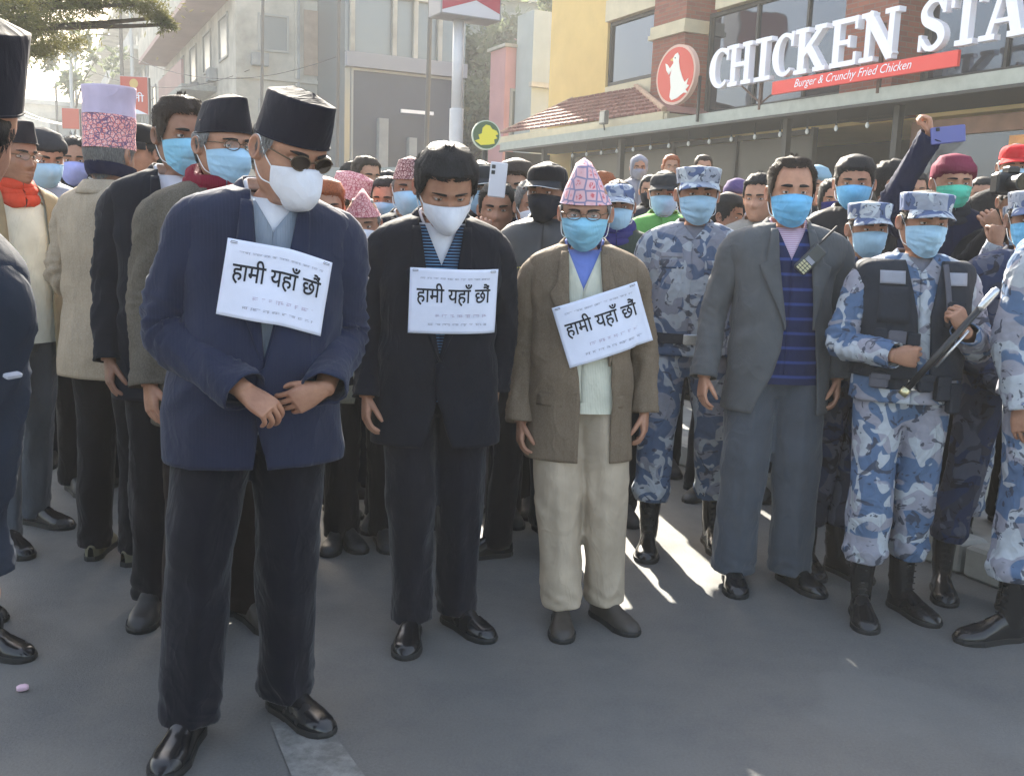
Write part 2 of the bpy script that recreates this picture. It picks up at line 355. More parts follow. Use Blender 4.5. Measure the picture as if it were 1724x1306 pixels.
    def shell(s, name, m, z0, z1, off=0, op=None, folds=.005, thick=.004, parent=None, nz=None, nt=None, flare=0, extra=None, under=.0, lab=None):
        q = s.q; nz = nz or int(max(6, (z1 - z0) / (.012 if q == 1 else .03 if q == 2 else .05))); nt = nt or (88 if q == 1 else 44 if q == 2 else 28)
        z = np.linspace(z1, z0, nz)[:, None]
        if op is None:
            ph = np.linspace(0, 2 * PI, nt, endpoint=False)[None] + 0 * z; closed = True
        else:
            xl, xr = op(z[:, 0])   # left(+x) edge, right(-x) edge positions
            a, f, b = s.tab(z[:, 0]); n = s.NX
            e = lambda x: np.sign(x) * np.arcsin(np.clip(np.abs(x) / (a + off), 0, .98) ** (n / 2))
            p0, p1 = e(xl), 2 * PI + e(xr); tt = np.linspace(0, 1, nt)[None]; tt = tt + .0 * z
            ph = p0[:, None] + (p1 - p0)[:, None] * tt; closed = False
        o = off + flare * sstep(z1, z0, z) + 0 * ph
        if not closed: o = o + under * np.exp(-((ph - ph[:, :1]) / .25) ** 2)
        x, y = s.ring(z + 0 * ph, ph, o); Z = z + 0 * ph
        P = np.stack([x, y, Z], -1)
        R = np.stack([x, y * 1.2, 0 * x], -1); R /= np.linalg.norm(R, axis=-1)[..., None] + 1e-6
        if folds:
            wx = .6 * vn(np.stack([x * 5, y * 5, Z * 5], -1), s.seed + 8); N1 = .9 * vn(np.stack([x * 8, y * 8, Z * 4], -1), s.seed) + .55 * rdg(np.stack([x * 11 + Z * 7 * np.sign(x) + wx, y * 8, Z * 4 - np.abs(x) * 9 + wx], -1), s.seed + 3) 
            # drag folds: diagonal creases near the waist and the armpits
            dg = np.sin((Z * 46 + np.abs(x) * 34) + 3 * vn(np.stack([x * 6, y * 6, Z * 6], -1), s.seed + 5)) * (np.exp(-((Z - 1.06) / .10) ** 2) + .6 * np.exp(-((Z - 1.28) / .06) ** 2)) * sstep(.05, .17, np.abs(x))
            w = sstep(1.47, 1.38, Z); P = P + R * ((folds * N1 + folds * .55 * dg) * w)[..., None]
        if extra: P = extra(P, Z, ph)
        a0 = s.tab(z[:, 0])[0].mean(); uv = np.stack([ph * a0, Z], -1)
        o_ = mesh(name, s.bend(P.reshape(-1, 3)), gF(nz, nt, closed), m, parent or s.root, uv)
        if thick and (op is not None): solid(o_, thick, 0)
        if lab: o_['label'] = lab
        return o_
    def patch(s, name, m, x0, x1, z0, z1, off=.004, thick=.003, parent=None, back=False, nx=6, nz=6, skew=0, round_=0):
        u = np.linspace(0, 1, nx)[None]; v = np.linspace(0, 1, nz)[:, None]
        X = x0 + (x1 - x0) * u + skew * (v - .5); Z = z0 + (z1 - z0) * v + 0 * u; X = X + 0 * Z
        Y = s.surf(X, Z, off, back); o = mesh(name, s.bend(np.stack([X, Y, Z], -1).reshape(-1, 3)), gF(nz, nx, False)[:, ::-1] if not back else gF(nz, nx, False), m, parent or s.root)
        solid(o, thick, -1 if 0 else 0); return o
    def strip(s, name, m, pts, w, off=.006, thick=.003, parent=None, back=False):
        P = crom([(a, 0, b) for a, b in pts], 5); T = np.gradient(P, axis=0); T /= np.linalg.norm(T, axis=1)[:, None] + 1e-9; N = np.stack([-T[:, 2], 0 * T[:, 0], T[:, 0]], -1)
        G = P[:, None] + np.linspace(-.5, .5, 4)[None, :, None] * w * N[:, None]; X, Z = G[..., 0], G[..., 2]
        Y = s.surf(X, Z, off, back); o = mesh(name, s.bend(np.stack([X, Y, Z], -1).reshape(-1, 3)), gF(len(P), 4, False), m, parent or s.root); solid(o, thick, 0); return o
    def bits(s, name, m, fn, parent=None, smooth=True):
        b = MB(); fn(b); V = np.concatenate(b.V); return mesh(name, s.bend(V), b.F, m, parent or s.root, None, smooth)
    # --- body (one continuous figure: head, neck, trunk; arms and hands join at the sleeves)
    def body(s, arms, eyes=True, nt=None):
        q = s.q; nt = nt or (72 if q == 1 else 40 if q == 2 else 28)
        zs = np.concatenate([np.linspace(.1135, .1, 5), np.linspace(.095, -.125, 56 if q == 1 else 30 if q == 2 else 20), np.linspace(-.135, -.24, 8), np.linspace(-.26, -.46, 5)])
        t0 = np.linspace(0, 2 * PI, nt, endpoint=False); t = t0 - .38 * np.sin(t0)  # denser at the front
        T_, Z_ = np.meshgrid(t, zs); X, Y = headpt(T_, Z_); fr = sstep(-.2, .5, np.cos(T_)); g = lambda a, b: np.exp(-(a / b) ** 2)
        ax = np.abs(X)
        d = 0 * X
        nose = np.interp(Z_, [-.056, -.048, -.040, -.033, -.02, -.004, .012, .03], [0, .012, .023, .026, .019, .0105, .004, 0]); wn_ = np.interp(Z_, [-.05, -.038, -.02, .01], [.017, .0165, .0095, .0105])
        d += nose * g(X, wn_)
        d -= .0125 * g(ax - .031, .0165) * g(Z_ - .001, .0115); d += .0045 * g(ax - .030, .022) * g(Z_ - .021, .008)
        d += .004 * g(ax - .048, .016) * g(Z_ + .028, .016) - .003 * g(ax - .045, .015) * g(Z_ + .065, .015)
        d += .0065 * g(X, .024) * g(Z_ + .067, .0055) + .0075 * g(X, .020) * g(Z_ + .078, .0055) - .003 * g(X, .024) * g(Z_ + .0725, .0025) + .006 * g(X, .018) * g(Z_ + .100, .011)
        d -= .002 * g(X, .006) * g(Z_ + .058, .006)
        Y = Y - d * fr
        b = MB(); b.add(s.hd(np.stack([X, Y, Z_], -1).reshape(-1, 3)), gF(len(zs), nt).tolist() + [list(range(len(zs) * nt - nt, len(zs) * nt))[::-1][::-1]])
        # ears
        for sx in (-1, 1):
            n, m_ = (14, 9) if q < 3 else (8, 6); u = np.linspace(0, 2 * PI, n, endpoint=False); r = np.linspace(0, 1, m_)[:, None]
            ez = .031 * np.sin(u)[None] * r * (1 - .12 * np.cos(u)[None]); ey = (.017 * np.cos(u)[None]) * r + .012 * ez / .03 * .3
            th = .012 + .008 * np.exp(-((r - .80) / .16) ** 2) - .006 * np.exp(-(r / .42) ** 2) - .016 * sstep(.86, 1, r) + .006 * np.cos(u)[None] * r
            E = np.stack([sx * (.0735 + th + 0 * ey), ey + .016, ez - .006], -1).reshape(-1, 3)
            Fe = gF(m_, n); b.add(s.hd(E), Fe if sx > 0 else Fe[:, ::-1])
        # arms
        for k, A in arms.items():
            pts = A['path']; m_ = len(pts); rr = np.interp(np.linspace(0, 1, m_), [0, .5, .62, 1], [.045, .040, .036, .026])
            V, Fc, _ = tube(pts[: m_], rr, 12 if q < 3 else 7); b.add(s.bend(V), Fc)
            if A.get('hand', True) and q < 4:
                V, Fc = s.hand(A, k); b.add(s.bend(V), Fc)
        o = b.build('body', s.sk, s.root, smooth=True); s.body_ = o
        if eyes:
            e = MB(); p = MB(); br = MB(); lid = MB()
            for sx in (-1, 1):
                c = np.array([sx * .031, -.0655, .0005]); R = .0118
                def sph(cc, rr, n=10, m_=7, z0=-1, z1=1, a0=0, a1=2 * PI):
                    ph = np.linspace(-PI / 2, PI / 2, m_)[:, None]; th = np.linspace(0, 2 * PI, n, endpoint=False)[None]
                    return np.stack([rr * np.cos(ph) * np.cos(th), rr * np.cos(ph) * np.sin(th), rr * np.sin(ph) + 0 * th], -1).reshape(-1, 3) + cc, gF(m_, n)
                V, Fc = sph(c, R, 14, 9); e.add(s.hd(V), Fc)
                V, Fc = sph(c + np.array([0, -.0068, .0002]), .0064, 10, 7); p.add(s.hd(V), Fc)
                # lids: upper and lower skin shells
                for (l0, l1, k2) in ((.26, 1.45, 1.0), (-1.4, -.36, 1)):
                    th = np.linspace(PI * 1.02, PI * 1.98, 11)[None]; ph = np.linspace(l0, l1, 5)[:, None]; rr = R + .0016
                    cl = np.clip(ph * np.sin((th - PI)) ** .5, -1.5, 1.5) if l0 > 0 else np.clip(ph * np.sin((th - PI)) ** .3, -1.5, 1.5)
                    L = np.stack([1.22 * rr * np.cos(cl) * np.cos(th), rr * np.cos(cl) * np.sin(th), rr * np.sin(cl) + 0 * th], -1).reshape(-1, 3) + c
                    lid.add(s.hd(L), gF(5, 11, False))
                bx = np.linspace(.012, .052, 9); bz = .0180 + s.bt + s.ba * .6 - s.ba * (bx - .012) / .04 + .0028 * np.sin((bx - .012) / .04 * PI * .75); wz = s.bw * .0038 * np.sin(np.linspace(.25, 1, 9) * PI) + .0012
                by = headpt(np.arcsin(np.clip(bx / .079, 0, 1)), bz)[1] - .0056 * fr.max()
                Q = np.stack([np.stack([sx * bx, by + a * .0 - .0012, bz + a * wz], -1) for a in (-1, 0, 1)], 0); Q[1, :, 1] -= .0016
                br.add(s.hd(Q.reshape(-1, 3)), gF(3, 9, False))
            ob = e.build('eyeball', EYW, o, smooth=True); p.build('iris', EYD, o, smooth=True)
            l = lid.build('eyelid', s.sk, o, smooth=True); br.build('eyebrow', getattr(s, 'brow', HB), o, smooth=True)
        return o
    HC_ = {}
    def hand(s, A, k):
        pose = A.get('pose', 'relax'); sx = -1 if k == 'R' else 1; fine = s.q == 1
        key = (pose, fine)
        if key not in Person.HC_:
            c = {'relax': (22, 30, 22), 'fist': (82, 95, 60), 'grip': (62, 75, 45), 'flat': (8, 10, 8), 'clasp': (38, 38, 22)}[pose]
            b = MB(); z = np.linspace(0, 1, 8)[:, None]; th = np.linspace(0, 2 * PI, 14, endpoint=False)[None]
            w = np.interp(z, [0, .2, .6, 1], [.027, .031, .040, .040]); h = np.interp(z, [0, .3, .8, 1], [.020, .0175, .0145, .011])
            cc, ss = np.cos(th), np.sin(th)
            V = np.stack([z * .092 + 0 * th, w * np.sign(cc) * np.abs(cc) ** .8, h * np.sign(ss) * np.abs(ss) ** .8 - .002], -1).reshape(-1, 3)
            b.add(V, gF(8, 14).tolist() + [list(range(14))[::-1], list(range(98, 112))])
            def chain(p0, d, n, Ls, cs, r0, r1):
                P = [np.array(p0) - np.array(d) * .02, np.array(p0, float)]; dd = np.array(d, float); nn = np.array(n, float)
                for L, a in zip(Ls, cs):
                    a = math.radians(a); dd, nn = dd * math.cos(a) + nn * math.sin(a), nn * math.cos(a) - dd * math.sin(a)
                    P.append(P[-1] + dd * L)
                Q = crom(P, 4); rr = np.interp(np.linspace(0, 1, len(Q)), [0, .8, 1], [r0, r1, r1 * .55])
                V, Fc, _ = tube(Q, rr, 9); b.add(V, Fc)
            for i, (y, L, r) in enumerate(((.031, .072, .0090), (.0105, .080, .0094), (-.0105, .075, .0090), (-.030, .058, .0078))):
                j = (1, 1.03, 1.06, 1.1)[i]
                chain((.086 - .003 * abs(i - 1), y, 0), (1, y * 1.1, 0), (0, 0, -1), (L * .46, L * .30, L * .24), (c[0] * j, c[1] * j, c[2]), r, r * .84)
            tc = {'fist': (30, 40, 35), 'grip': (25, 35, 30), 'clasp': (15, 15, 10)}.get(pose, (8, 14, 10))
            dv = np.array((.72, .62, -.30)); dv /= np.linalg.norm(dv); nv = np.cross(dv, (0.35, 0.25, 1)); nv = np.array((.5, -.65, -.55)); nv = nv - dv * dv.dot(nv); nv /= np.linalg.norm(nv)
            chain((.026, .024, -.004), dv, nv, (.036, .032, .026), tc, .0125, .0092)
            V = np.concatenate(b.V); Fc = b.F
            if fine: V, Fc, _ = fuse(V, Fc, .0031, 2)
            Person.HC_[key] = (V, Fc)
        V, Fc = Person.HC_[key]
        w = np.array(A['wrist'], float); fd = w - A['E']; w = w - fd / np.linalg.norm(fd) * .016; d = np.array(A['hdir'], float); d /= np.linalg.norm(d); n = np.array(A['palm'], float); n = n - d * d.dot(n); n /= np.linalg.norm(n)
        sd = np.cross(-n, d)   # thumb side for a right hand whose palm is n
        flip = 1 if k == 'R' else -1
        M = np.stack([d, flip * sd, -n], 1)
        V2 = V @ M.T + w
        if np.linalg.det(M) < 0: Fc = [tuple(f)[::-1] for f in Fc]
        return V2, Fc
    def arm(s, k, elbow=None, wrist=None, hdir=None, palm=None, pose='relax', hand=True, sho=None):
        sx = -1 if k == 'R' else 1
        elbow = elbow or (.222, .035, 1.115); wrist = wrist or (.226, -.045, .865)
        E = np.array([sx * elbow[0], elbow[1], elbow[2]]) if elbow[0] >= -5 else elbow; W = np.array([sx * wrist[0], wrist[1], wrist[2]])
        S = np.array([sx * .176 * s.sh, .005, 1.390]) if sho is None else np.array([sx * sho[0], sho[1], sho[2]])
        d = W - E; d = d / np.linalg.norm(d)
        hdir = np.array([sx * hdir[0], hdir[1], hdir[2]], float) if hdir is not None else d + np.array([0, 0, -.25]); palm = np.array([sx * palm[0], palm[1], palm[2]], float) if palm is not None else np.array([-sx * 1.0, .25, 0])
        S0 = S + np.array([-sx * .05, 0, .0]); u = E - S
        path = crom([S0, S + u * .03, S + u * .45, E - u * .12 + d * 0, E + d * .035, E + (W - E) * .6, W], 7)
        return dict(path=path, S=S, E=E, wrist=W, hdir=hdir, palm=palm, pose=pose, hand=hand)
    def sleeve(s, A, m, r=(.062, .068, .061, .054, .050, .052), name='sleeve', parent=None, folds=.012, cut=1.0):
        q = s.q; pts = A['path']; P = np.array(pts); L = np.linalg.norm(np.diff(P, axis=0), axis=1); c = np.concatenate([[0], np.cumsum(L)]); N = 56 if q == 1 else 26 if q == 2 else 14
        sp = np.linspace(0, c[-1] * cut, N); P = np.stack([np.interp(sp, c, P[:, i]) for i in range(3)], -1)
        for _ in range(2): P[1:-1] = (P[:-2] + 2 * P[1:-1] + P[2:]) / 4
        ce = np.linalg.norm(P - A['E'], axis=1).argmin(); se = sp[ce] ; f = sp / sp[-1]
        rr = np.interp(f, [0, .13, .35, se / sp[-1], .8, 1], r); rr[0] *= .6
        if q == 1: rr[1] *= .85
        bendang = 1 - float(np.dot((A['E'] - A['S']) / np.linalg.norm(A['E'] - A['S']), (A['wrist'] - A['E']) / np.linalg.norm(A['wrist'] - A['E'])))
        sd = s.seed + (3 if A['wrist'][0] > 0 else 9)
        def disp(S, T):
            n = folds * (.6 * vn(np.stack(np.broadcast_arrays(np.cos(T) * 1.6, np.sin(T) * 1.6, S * 12), -1), sd) + .5 * rdg(np.stack(np.broadcast_arrays(np.cos(T) * 1.3 + S * 5, np.sin(T) * 1.3, S * 11 + np.cos(T) * 1.2), -1), sd + 4) * sstep(.03, .12, S))
            am = (.35 + 1.6 * min(bendang, 1.0)) * np.exp(-((S - se) / .085) ** 2) + .45 * np.exp(-((S - sp[-1]) / .08) ** 2) + .3 * np.exp(-((S - .12) / .06) ** 2)
            ph = S * 95 + 2.2 * np.cos(T - .8) + 2.5 * vn(np.stack(np.broadcast_arrays(np.cos(T), np.sin(T), S * 8), -1), sd + 1)
            return n + folds * am * (np.abs(np.sin(ph)) ** .7 - .5) * 1.25
        V, Fc, uv = tube(P, rr, 34 if q == 1 else 18 if q == 2 else 12, False, disp)
        o = mesh(name, s.bend(V), Fc, m, parent or s.root, uv)
        if q < 3: solid(o, .004, -1)
        return o
    # --- legs
    def trousers(s, m, feet, r=(.098, .088, .070, .066, .062), top=1.0, hem=.045, folds=.009, pel=1.0, name='trousers', blouse=0, knees=None, fus=None, crease=True):
        q = s.q; b = MB(); s.feet = feet
        nt = 40 if q == 1 else 22 if q == 2 else 14; nz = 20 if q == 1 else 10
        z = np.linspace(top, .80, nz)[:, None]; ph = np.linspace(0, 2 * PI, nt, endpoint=False)[None]
        a, f, bk = s.tab(z); tp = np.interp(z, [.79, .86, .95, 1.1], [.62, .93, .93, .90]); x = (a * tp * pel) * np.sign(np.sin(ph)) * np.abs(np.sin(ph)) ** .9; y = np.where(np.cos(ph) > 0, -f * .86 * np.interp(z, [.79, .9, 1.1], [.62, .92, .95]), bk * .92 * np.interp(z, [.79, .9], [.8, 1])) * np.abs(np.cos(ph)) ** .9
        b.add(np.stack([x, y, z + 0 * ph], -1).reshape(-1, 3), gF(nz, nt).tolist() + [list(range(nt))[::-1], list(range((nz - 1) * nt, nz * nt))])
        for i, (fx, fy, fyaw) in enumerate(feet):
            sx = -1 if i == 0 else 1; hip = np.array([sx * .093, .0, .93]); an = np.array([fx, fy + .01, hem]); kn = (hip + an) / 2 + np.array([0, -.022, 0.02])
            if knees: kn = kn + np.array(knees[i])
            pts = crom([hip, hip + (kn - hip) * .5, kn, kn + (an - kn) * .5, an], 18 if q == 1 else 8)
            rr = np.interp(np.linspace(0, 1, len(pts)), [0, .22, .5, .75, 1], r)
            Lt = np.linalg.norm(np.diff(pts, axis=0), axis=1).sum(); sd = s.seed + i * 5
            def disp(S, T):
                k = S / Lt; n = folds * (.7 * vn(np.stack(np.broadcast_arrays(np.cos(T) * 1.3, np.sin(T) * 1.3, S * 6), -1), sd) + .7 * rdg(np.stack(np.broadcast_arrays(np.cos(T) * 1.2 + S * 3, np.sin(T) * 1.2, S * 6 - np.cos(T)), -1), sd + 4))
                phs = S * 48 + 3.2 * np.sin(T + i) + 2.5 * vn(np.stack(np.broadcast_arrays(np.cos(T), np.sin(T), S * 5), -1), sd + 2)
                am = .32 * np.exp(-((k - .5) / .10) ** 2) + 1.0 * np.exp(-((k - .95) / .06) ** 2)
                cr = .011 * np.exp(-(np.minimum(T, 2 * PI - T) / .22) ** 2) if crease else 0
                return (n + folds * am * (np.abs(np.sin(phs)) ** .8 - .5) * 1.2) * (.05 + .95 * sstep(.25, .45, k)) + cr + blouse * np.exp(-((k - .93) / .05) ** 2)
            V, Fc, uv = tube(pts, rr, 34 if q == 1 else 18 if q == 2 else 12, True, disp); b.add(V, Fc)
        V, Fc = np.concatenate(b.V), b.F
        if fus or (fus is None and q == 1): V, Fc, N = fuse(V, Fc, .0085, 2)
        V = np.asarray(V)
        w = sstep(1.02, .82, V[:, 2]); B = s.bend(V); V = B
        o = mesh(name, V, Fc, m, s.root, V[:, [0, 2]]); s.tr = o; return o
    def shoe(s, i, m=None, boot=0, L=.285, W=.050, name='shoe', toe=1.0, sole=None, shm=None):
        fx, fy, fyaw = s.feet[i]; q = s.q; m = m or LB
        tt = np.linspace(0, 1, 22 if q < 3 else 12); y = .075 - tt * L
        hw = np.interp(tt, [0, .04, .15, .35, .55, .72, .88, .96, 1], [.012, .024, .034, .033, .041, .049 * 1.0, .042 * toe, .027 * toe, .006]) * W / .050
        ht = np.interp(tt, [0, .06, .2, .35, .48, .6, .75, .9, .97, 1], [.06, .085, .098, .105, .088, .070, .056, .047, .034, .016])
        n = 16; th = np.linspace(0, PI, n)[None]
        X = hw[:, None] * np.sign(np.cos(th)) * np.abs(np.cos(th)) ** .75; Z = .018 + (ht[:, None] - .018) * np.sin(th) ** .8
        wr = .0016 * np.sin(y[:, None] * 300) * np.exp(-((tt[:, None] - .60) / .07) ** 2)
        U = np.stack([X, y[:, None] + 0 * th, Z + wr * np.sin(th)], -1)
        ca, sa = math.cos(math.radians(fyaw)), math.sin(math.radians(fyaw)); R = np.array([[ca, -sa, 0], [sa, ca, 0], [0, 0, 1]])
        T = lambda P: P.reshape(-1, 3) @ R.T + np.array([fx, fy, 0])
        b = MB(); b.add(T(U), gF(len(tt), n, False))
        if boot:
            z = np.linspace(.05, boot, 12)[:, None]; ph = np.linspace(0, 2 * PI, 18, endpoint=False)[None]
            rx = np.interp(z, [.05, .12, boot], [.036, .043, .052]) + .0035 * vn(np.stack(np.broadcast_arrays(np.cos(ph) * 2, np.sin(ph) * 2, z * 26), -1), i); ry = np.interp(z, [.05, .12, boot], [.056, .055, .058]) + .004 * np.sin(z * 160) * np.exp(-((z - .13) / .03) ** 2)
            yc = np.interp(z, [.05, .12, boot], [.008, .022, .026])
            b.add(T(np.stack([rx * np.sin(ph), yc - ry * np.cos(ph), z + 0 * ph], -1)), gF(12, 18))
            for j in range(7):
                zz = .10 + j * .026; 
                if zz < boot - .01: b.add(T(np.array(tube([(-.022, -.036 - .002 * 0, zz), (0, -.042, zz + .006), (.022, -.036, zz)], .003, 5)[0])), tube([(-.022, -.04, zz), (0, -.046, zz + .006), (.022, -.04, zz)], .003, 5)[1])
        else:
            for j in range(4):
                zz = .083 - j * .0065; yy = -.055 - j * .014; v, f, _ = tube([(-.016, yy, zz - .004), (0, yy, zz + .004), (.016, yy, zz - .004)], .0022, 5); b.add(T(np.array(v)), f)
        o = b.build(name, m, s.root, smooth=True)
        sb = MB(); ho = hw * 1.07 + .002; pts = np.concatenate([np.stack([ho, y], -1), np.stack([-ho, y], -1)[::-1]]); K = len(pts)
        V = np.concatenate([np.concatenate([pts, np.full((K, 1), zz)], 1) for zz in (.0, .012, .020)]); V[K:2 * K, :2] *= 1.015
        heel = MB()
        sb.add(T(V), gF(3, K).tolist() + [list(range(K))[::-1], list(range(2 * K, 3 * K))])
        sb.build('sole', sole or SOLE, o, smooth=False); return o
    # --- head things
    def hair(s, style='short', m=None, thick=.009, name='hair', jag=1.0, extra=None):
        q = s.q; m = m or HB; zs = np.concatenate([[.1134], np.linspace(.112, -.10 if style not in ('long', 'hood') else -.245, 44 if q == 1 else 26)]); nt = 96 if q == 1 else 44
        t = np.linspace(0, 2 * PI, nt, endpoint=False); T_, Z_ = np.meshgrid(t, zs)
        line = hair_line(T_, style); jg = .006 * jag * vn(np.stack([np.cos(T_) * 9, np.sin(T_) * 9, Z_ * 0], -1), s.seed)
        M = (Z_ - line - jg) / .016; w = np.clip(M, 0, 1); w = w * w * (3 - 2 * w)
        vol = thick * (1 + .5 * sstep(.03, .1, Z_)) * (.45 + .55 * sstep(-.09, .05, Z_) if style in ('short', 'reced', 'full', 'under') else 1)
        if style == 'full': vol = vol + .010 * sstep(.055, .1, Z_) * (np.cos(T_) > -.3)
        tex = .0045 * vn(np.stack([np.sin(T_) * 22 + Z_ * 30, np.cos(T_) * 22, Z_ * 14], -1), s.seed + 1) if style not in ('beanie', 'hood') else .0028 * np.sin(T_ * 46 if style == 'beanie' else Z_ * 90 + 3 * np.sin(T_ * 2))
        w = w * (1 - sstep(.022, .05, Z_)) if style == 'under' else w; off = -.004 + (vol + .004 + tex) * w; lat = np.sqrt(np.clip((.1138 - Z_) / .03, 0, 1)); off = off * lat
        X, Y = headpt(T_, np.maximum(Z_, -.13) if style in ('long', 'hood') else Z_, off)
        Z2 = Z_ + np.where(Z_ > .09, (Z_ - .09) / .023 * (vol), 0)
        Fc = gF(len(zs), nt); keep = (M.reshape(-1)[Fc] > -.6).any(1); 
        P = np.stack([X, Y, Z2], -1).reshape(-1, 3)
        V, Fq = s.hd(P), Fc[keep].tolist()
        if name == 'hair' and q < 3:
            R = np.random.RandomState(s.seed + 50); n = 8500 if q == 1 else 1200; t1 = R.uniform(0, 2 * PI, n); z1 = R.uniform(-.10 if style != 'long' else -.22, .112, n); ln = hair_line(t1, style); hi = .03 if style == 'under' else .2
            k = (z1 > ln - .002) & (z1 < hi); t1, z1, ln = t1[k], z1[k], ln[k]; n = len(t1); a = ((t1 + PI) % (2 * PI)) - PI; top = sstep(.03, .08, z1)
            L = (R.uniform(.016, .042, n) * (.45 + .8 * top)) * (1.0 if style != 'long' else 1.8); sw = R.normal(0, .25, n); C = []
            for i in range(4):
                f = i / 3; fu = (np.cos(a) > .45) * (z1 > .045); zz = z1 - L * f * (1 - top * .75) * (1 if style != 'long' else 1.2) * (1 - 1.7 * fu); tt = t1 + (np.sign(np.where(a == 0, 1, a)) * L * f * 9 * top + sw * L * f * 8); o_ = vol.mean() * .55 * (.45 + .55 * sstep(-.09, .05, zz)) + .0035 + .011 * math.sin(f * PI * .7) * (.3 + top) * R.uniform(.2, 1, n); zz2 = np.minimum(zz, .1125)
                x_, y_ = headpt(tt, zz2, o_ * np.sqrt(np.clip((.1138 - zz2) / .03, 0, 1))); z3 = zz + np.where(zz > .09, (zz - .09) / .023 * thick * 1.5, 0) + .003 * f * top
                wd = (.0011 if q == 1 else .0018) * (1 - f * .8); C.append(np.stack([x_, y_, z3], -1)); 
            C = np.stack(C, 1); T = C[:, -1] - C[:, 0]; nn = C[:, 0] * [1, 1, .3]; sd_ = np.cross(T, nn); sd_ /= np.linalg.norm(sd_, axis=1)[:, None] + 1e-9
            w4 = ((.0014 if q == 1 else .0022) * np.array([1, .9, .6, .15]))[None, :, None]; B = np.stack([C - sd_[:, None] * w4, C + sd_[:, None] * w4], 2).reshape(-1, 3); base = len(V); V = np.concatenate([V, s.hd(B)])
            i0 = base + np.arange(n)[:, None] * 8 + np.arange(3)[None] * 2; Fq += np.stack([i0, i0 + 1, i0 + 3, i0 + 2], -1).reshape(-1, 4).tolist()
        return mesh(name, V, Fq, m, s.root if name != 'hair' else s.body_)
    def mask(s, kind='surgical', m=None, low=0, loops=True, lm=None):
        q = s.q; m = m or MBL; nu, nv = (33, 25) if q == 1 else (17, 11); u = np.linspace(-1, 1, nu)[None]; v = np.linspace(0, 1, nv)[:, None]
        tmx = math.radians(72 if kind == 'surgical' else 62); t = u * tmx
        zt = (-.006 - low) - .014 * np.abs(u) ** 1.3; zb = -.126 + .034 * np.abs(u) ** 1.6
        if kind == 'n95': zt = (-.008 - low) - .020 * np.abs(u) ** 1.5; zb = -.128 + .056 * np.abs(u) ** 1.7
        Z_ = zt + (zb - zt) * v; Zs = np.clip(Z_, -.098, .1); X, Y = headpt(t + 0 * v, Zs)
        bulge = np.exp(-(u / .42) ** 2) * (.030 * np.exp(-((Z_ + .040) / .030) ** 2) + .008 * np.exp(-((Z_ + .085) / .03) ** 2))
        if kind == 'n95': bulge = (.040 * np.exp(-(u / .5) ** 2) + .012 * (1 - np.abs(u))) * np.sin(PI * np.clip(v * .92 + .06, 0, 1)) ** .8
        pl = (.0034 * ((v * 3.6 + .15) % 1 - .5) * (1 - np.abs(u) ** 4) * sstep(.12, .2, v) * sstep(.95, .85, v) + .0026 * rdg(np.stack(np.broadcast_arrays(u * 3.2, v * 9 + u * u * 2.5, 0 * u), -1), s.seed) * sstep(.1, .5, v) * (1 - u ** 6)) if kind == 'surgical' else 0.0015 * np.exp(-(u / .035) ** 2)
        o = .004 + pl + 0 * X; n = np.stack([np.sin(t) + 0 * v, -np.cos(t) + 0 * v], -1)
        back = np.clip(-(Z_ + .098), 0, 1) * .9
        X = X + n[..., 0] * o; Y = Y + n[..., 1] * o - bulge + back
        Z2 = Z_; P = s.hd(np.stack([X, Y, Z2], -1).reshape(-1, 3)); ob = mesh('mask', P, gF(nv, nu, False), m, s.root); solid(ob, .002, 0)
        if q < 3 or 1:
            bz = MB()
            for r0, r1 in ((0, 0),) if 0 else (): pass
            e = np.stack([X, Y, Z2], -1)
            if kind == 'surgical' and q < 3:
                for row in (0, nv - 1):
                    pts = e[row] + np.array([0, -.001, 0]); V, Fc, _ = tube(pts, .0018, 5); bz.add(s.hd(V), Fc)
                bz.build('mask_edge', m, ob, smooth=True)
        if loops:
            b = MB()
            for sx, c in ((-1, 0), (1, -1)):
                a = e[1, c]; z = e[-2, c]
                pts = crom([a, (sx * .080, -.02, (a[2]) * .5 + .004), (sx * .086, .012, .022), (sx * .084, .034, .004), (sx * .082, .024, -.028), (sx * .076, -.012, (z[2] - .03) / 2 - .015), z], 5)
                V, Fc, _ = tube(pts, .0016 if q == 1 else .0022, 5); b.add(s.hd(V), Fc)
            b.build('ear_loop', lm or WSTR, ob, smooth=True)
        return ob
    def glasses(s, dark=False, rim=None):
        b = MB(); l = MB()
        for sx in (-1, 1):
            th = np.linspace(0, 2 * PI, 20, endpoint=False); P = np.stack([sx * (.032 + .024 * np.cos(th)), -.101 + .006 * np.abs(np.cos(th)) * (np.cos(th) > 0), .002 + .0155 * np.sin(th) * (1 if not dark else 1.1)], -1)
            Q = np.concatenate([P, P[:1]]); V, Fc, _ = tube(Q, .0015, 5); b.add(s.hd(V), Fc)
            l.add(s.hd(np.concatenate([P, P - np.array([0, -.0015, 0])])), [list(range(20))[::-1], list(range(20, 40))] + gF(2, 20).tolist())
            V, Fc, _ = tube([(sx * .059, -.096, .006), (sx * .074, -.060, .008), (sx * .079, .0, .006), (sx * .079, .022, -.004)], .0016, 5); b.add(s.hd(V), Fc)
        V, Fc, _ = tube([(-.009, -.103, .006), (0, -.106, .008), (.009, -.103, .006)], .0014, 5); b.add(s.hd(V), Fc)
        o = b.build('glasses', rim or simple('glasses_rim', (.10, .07, .04), .3, .6), s.root, smooth=True)
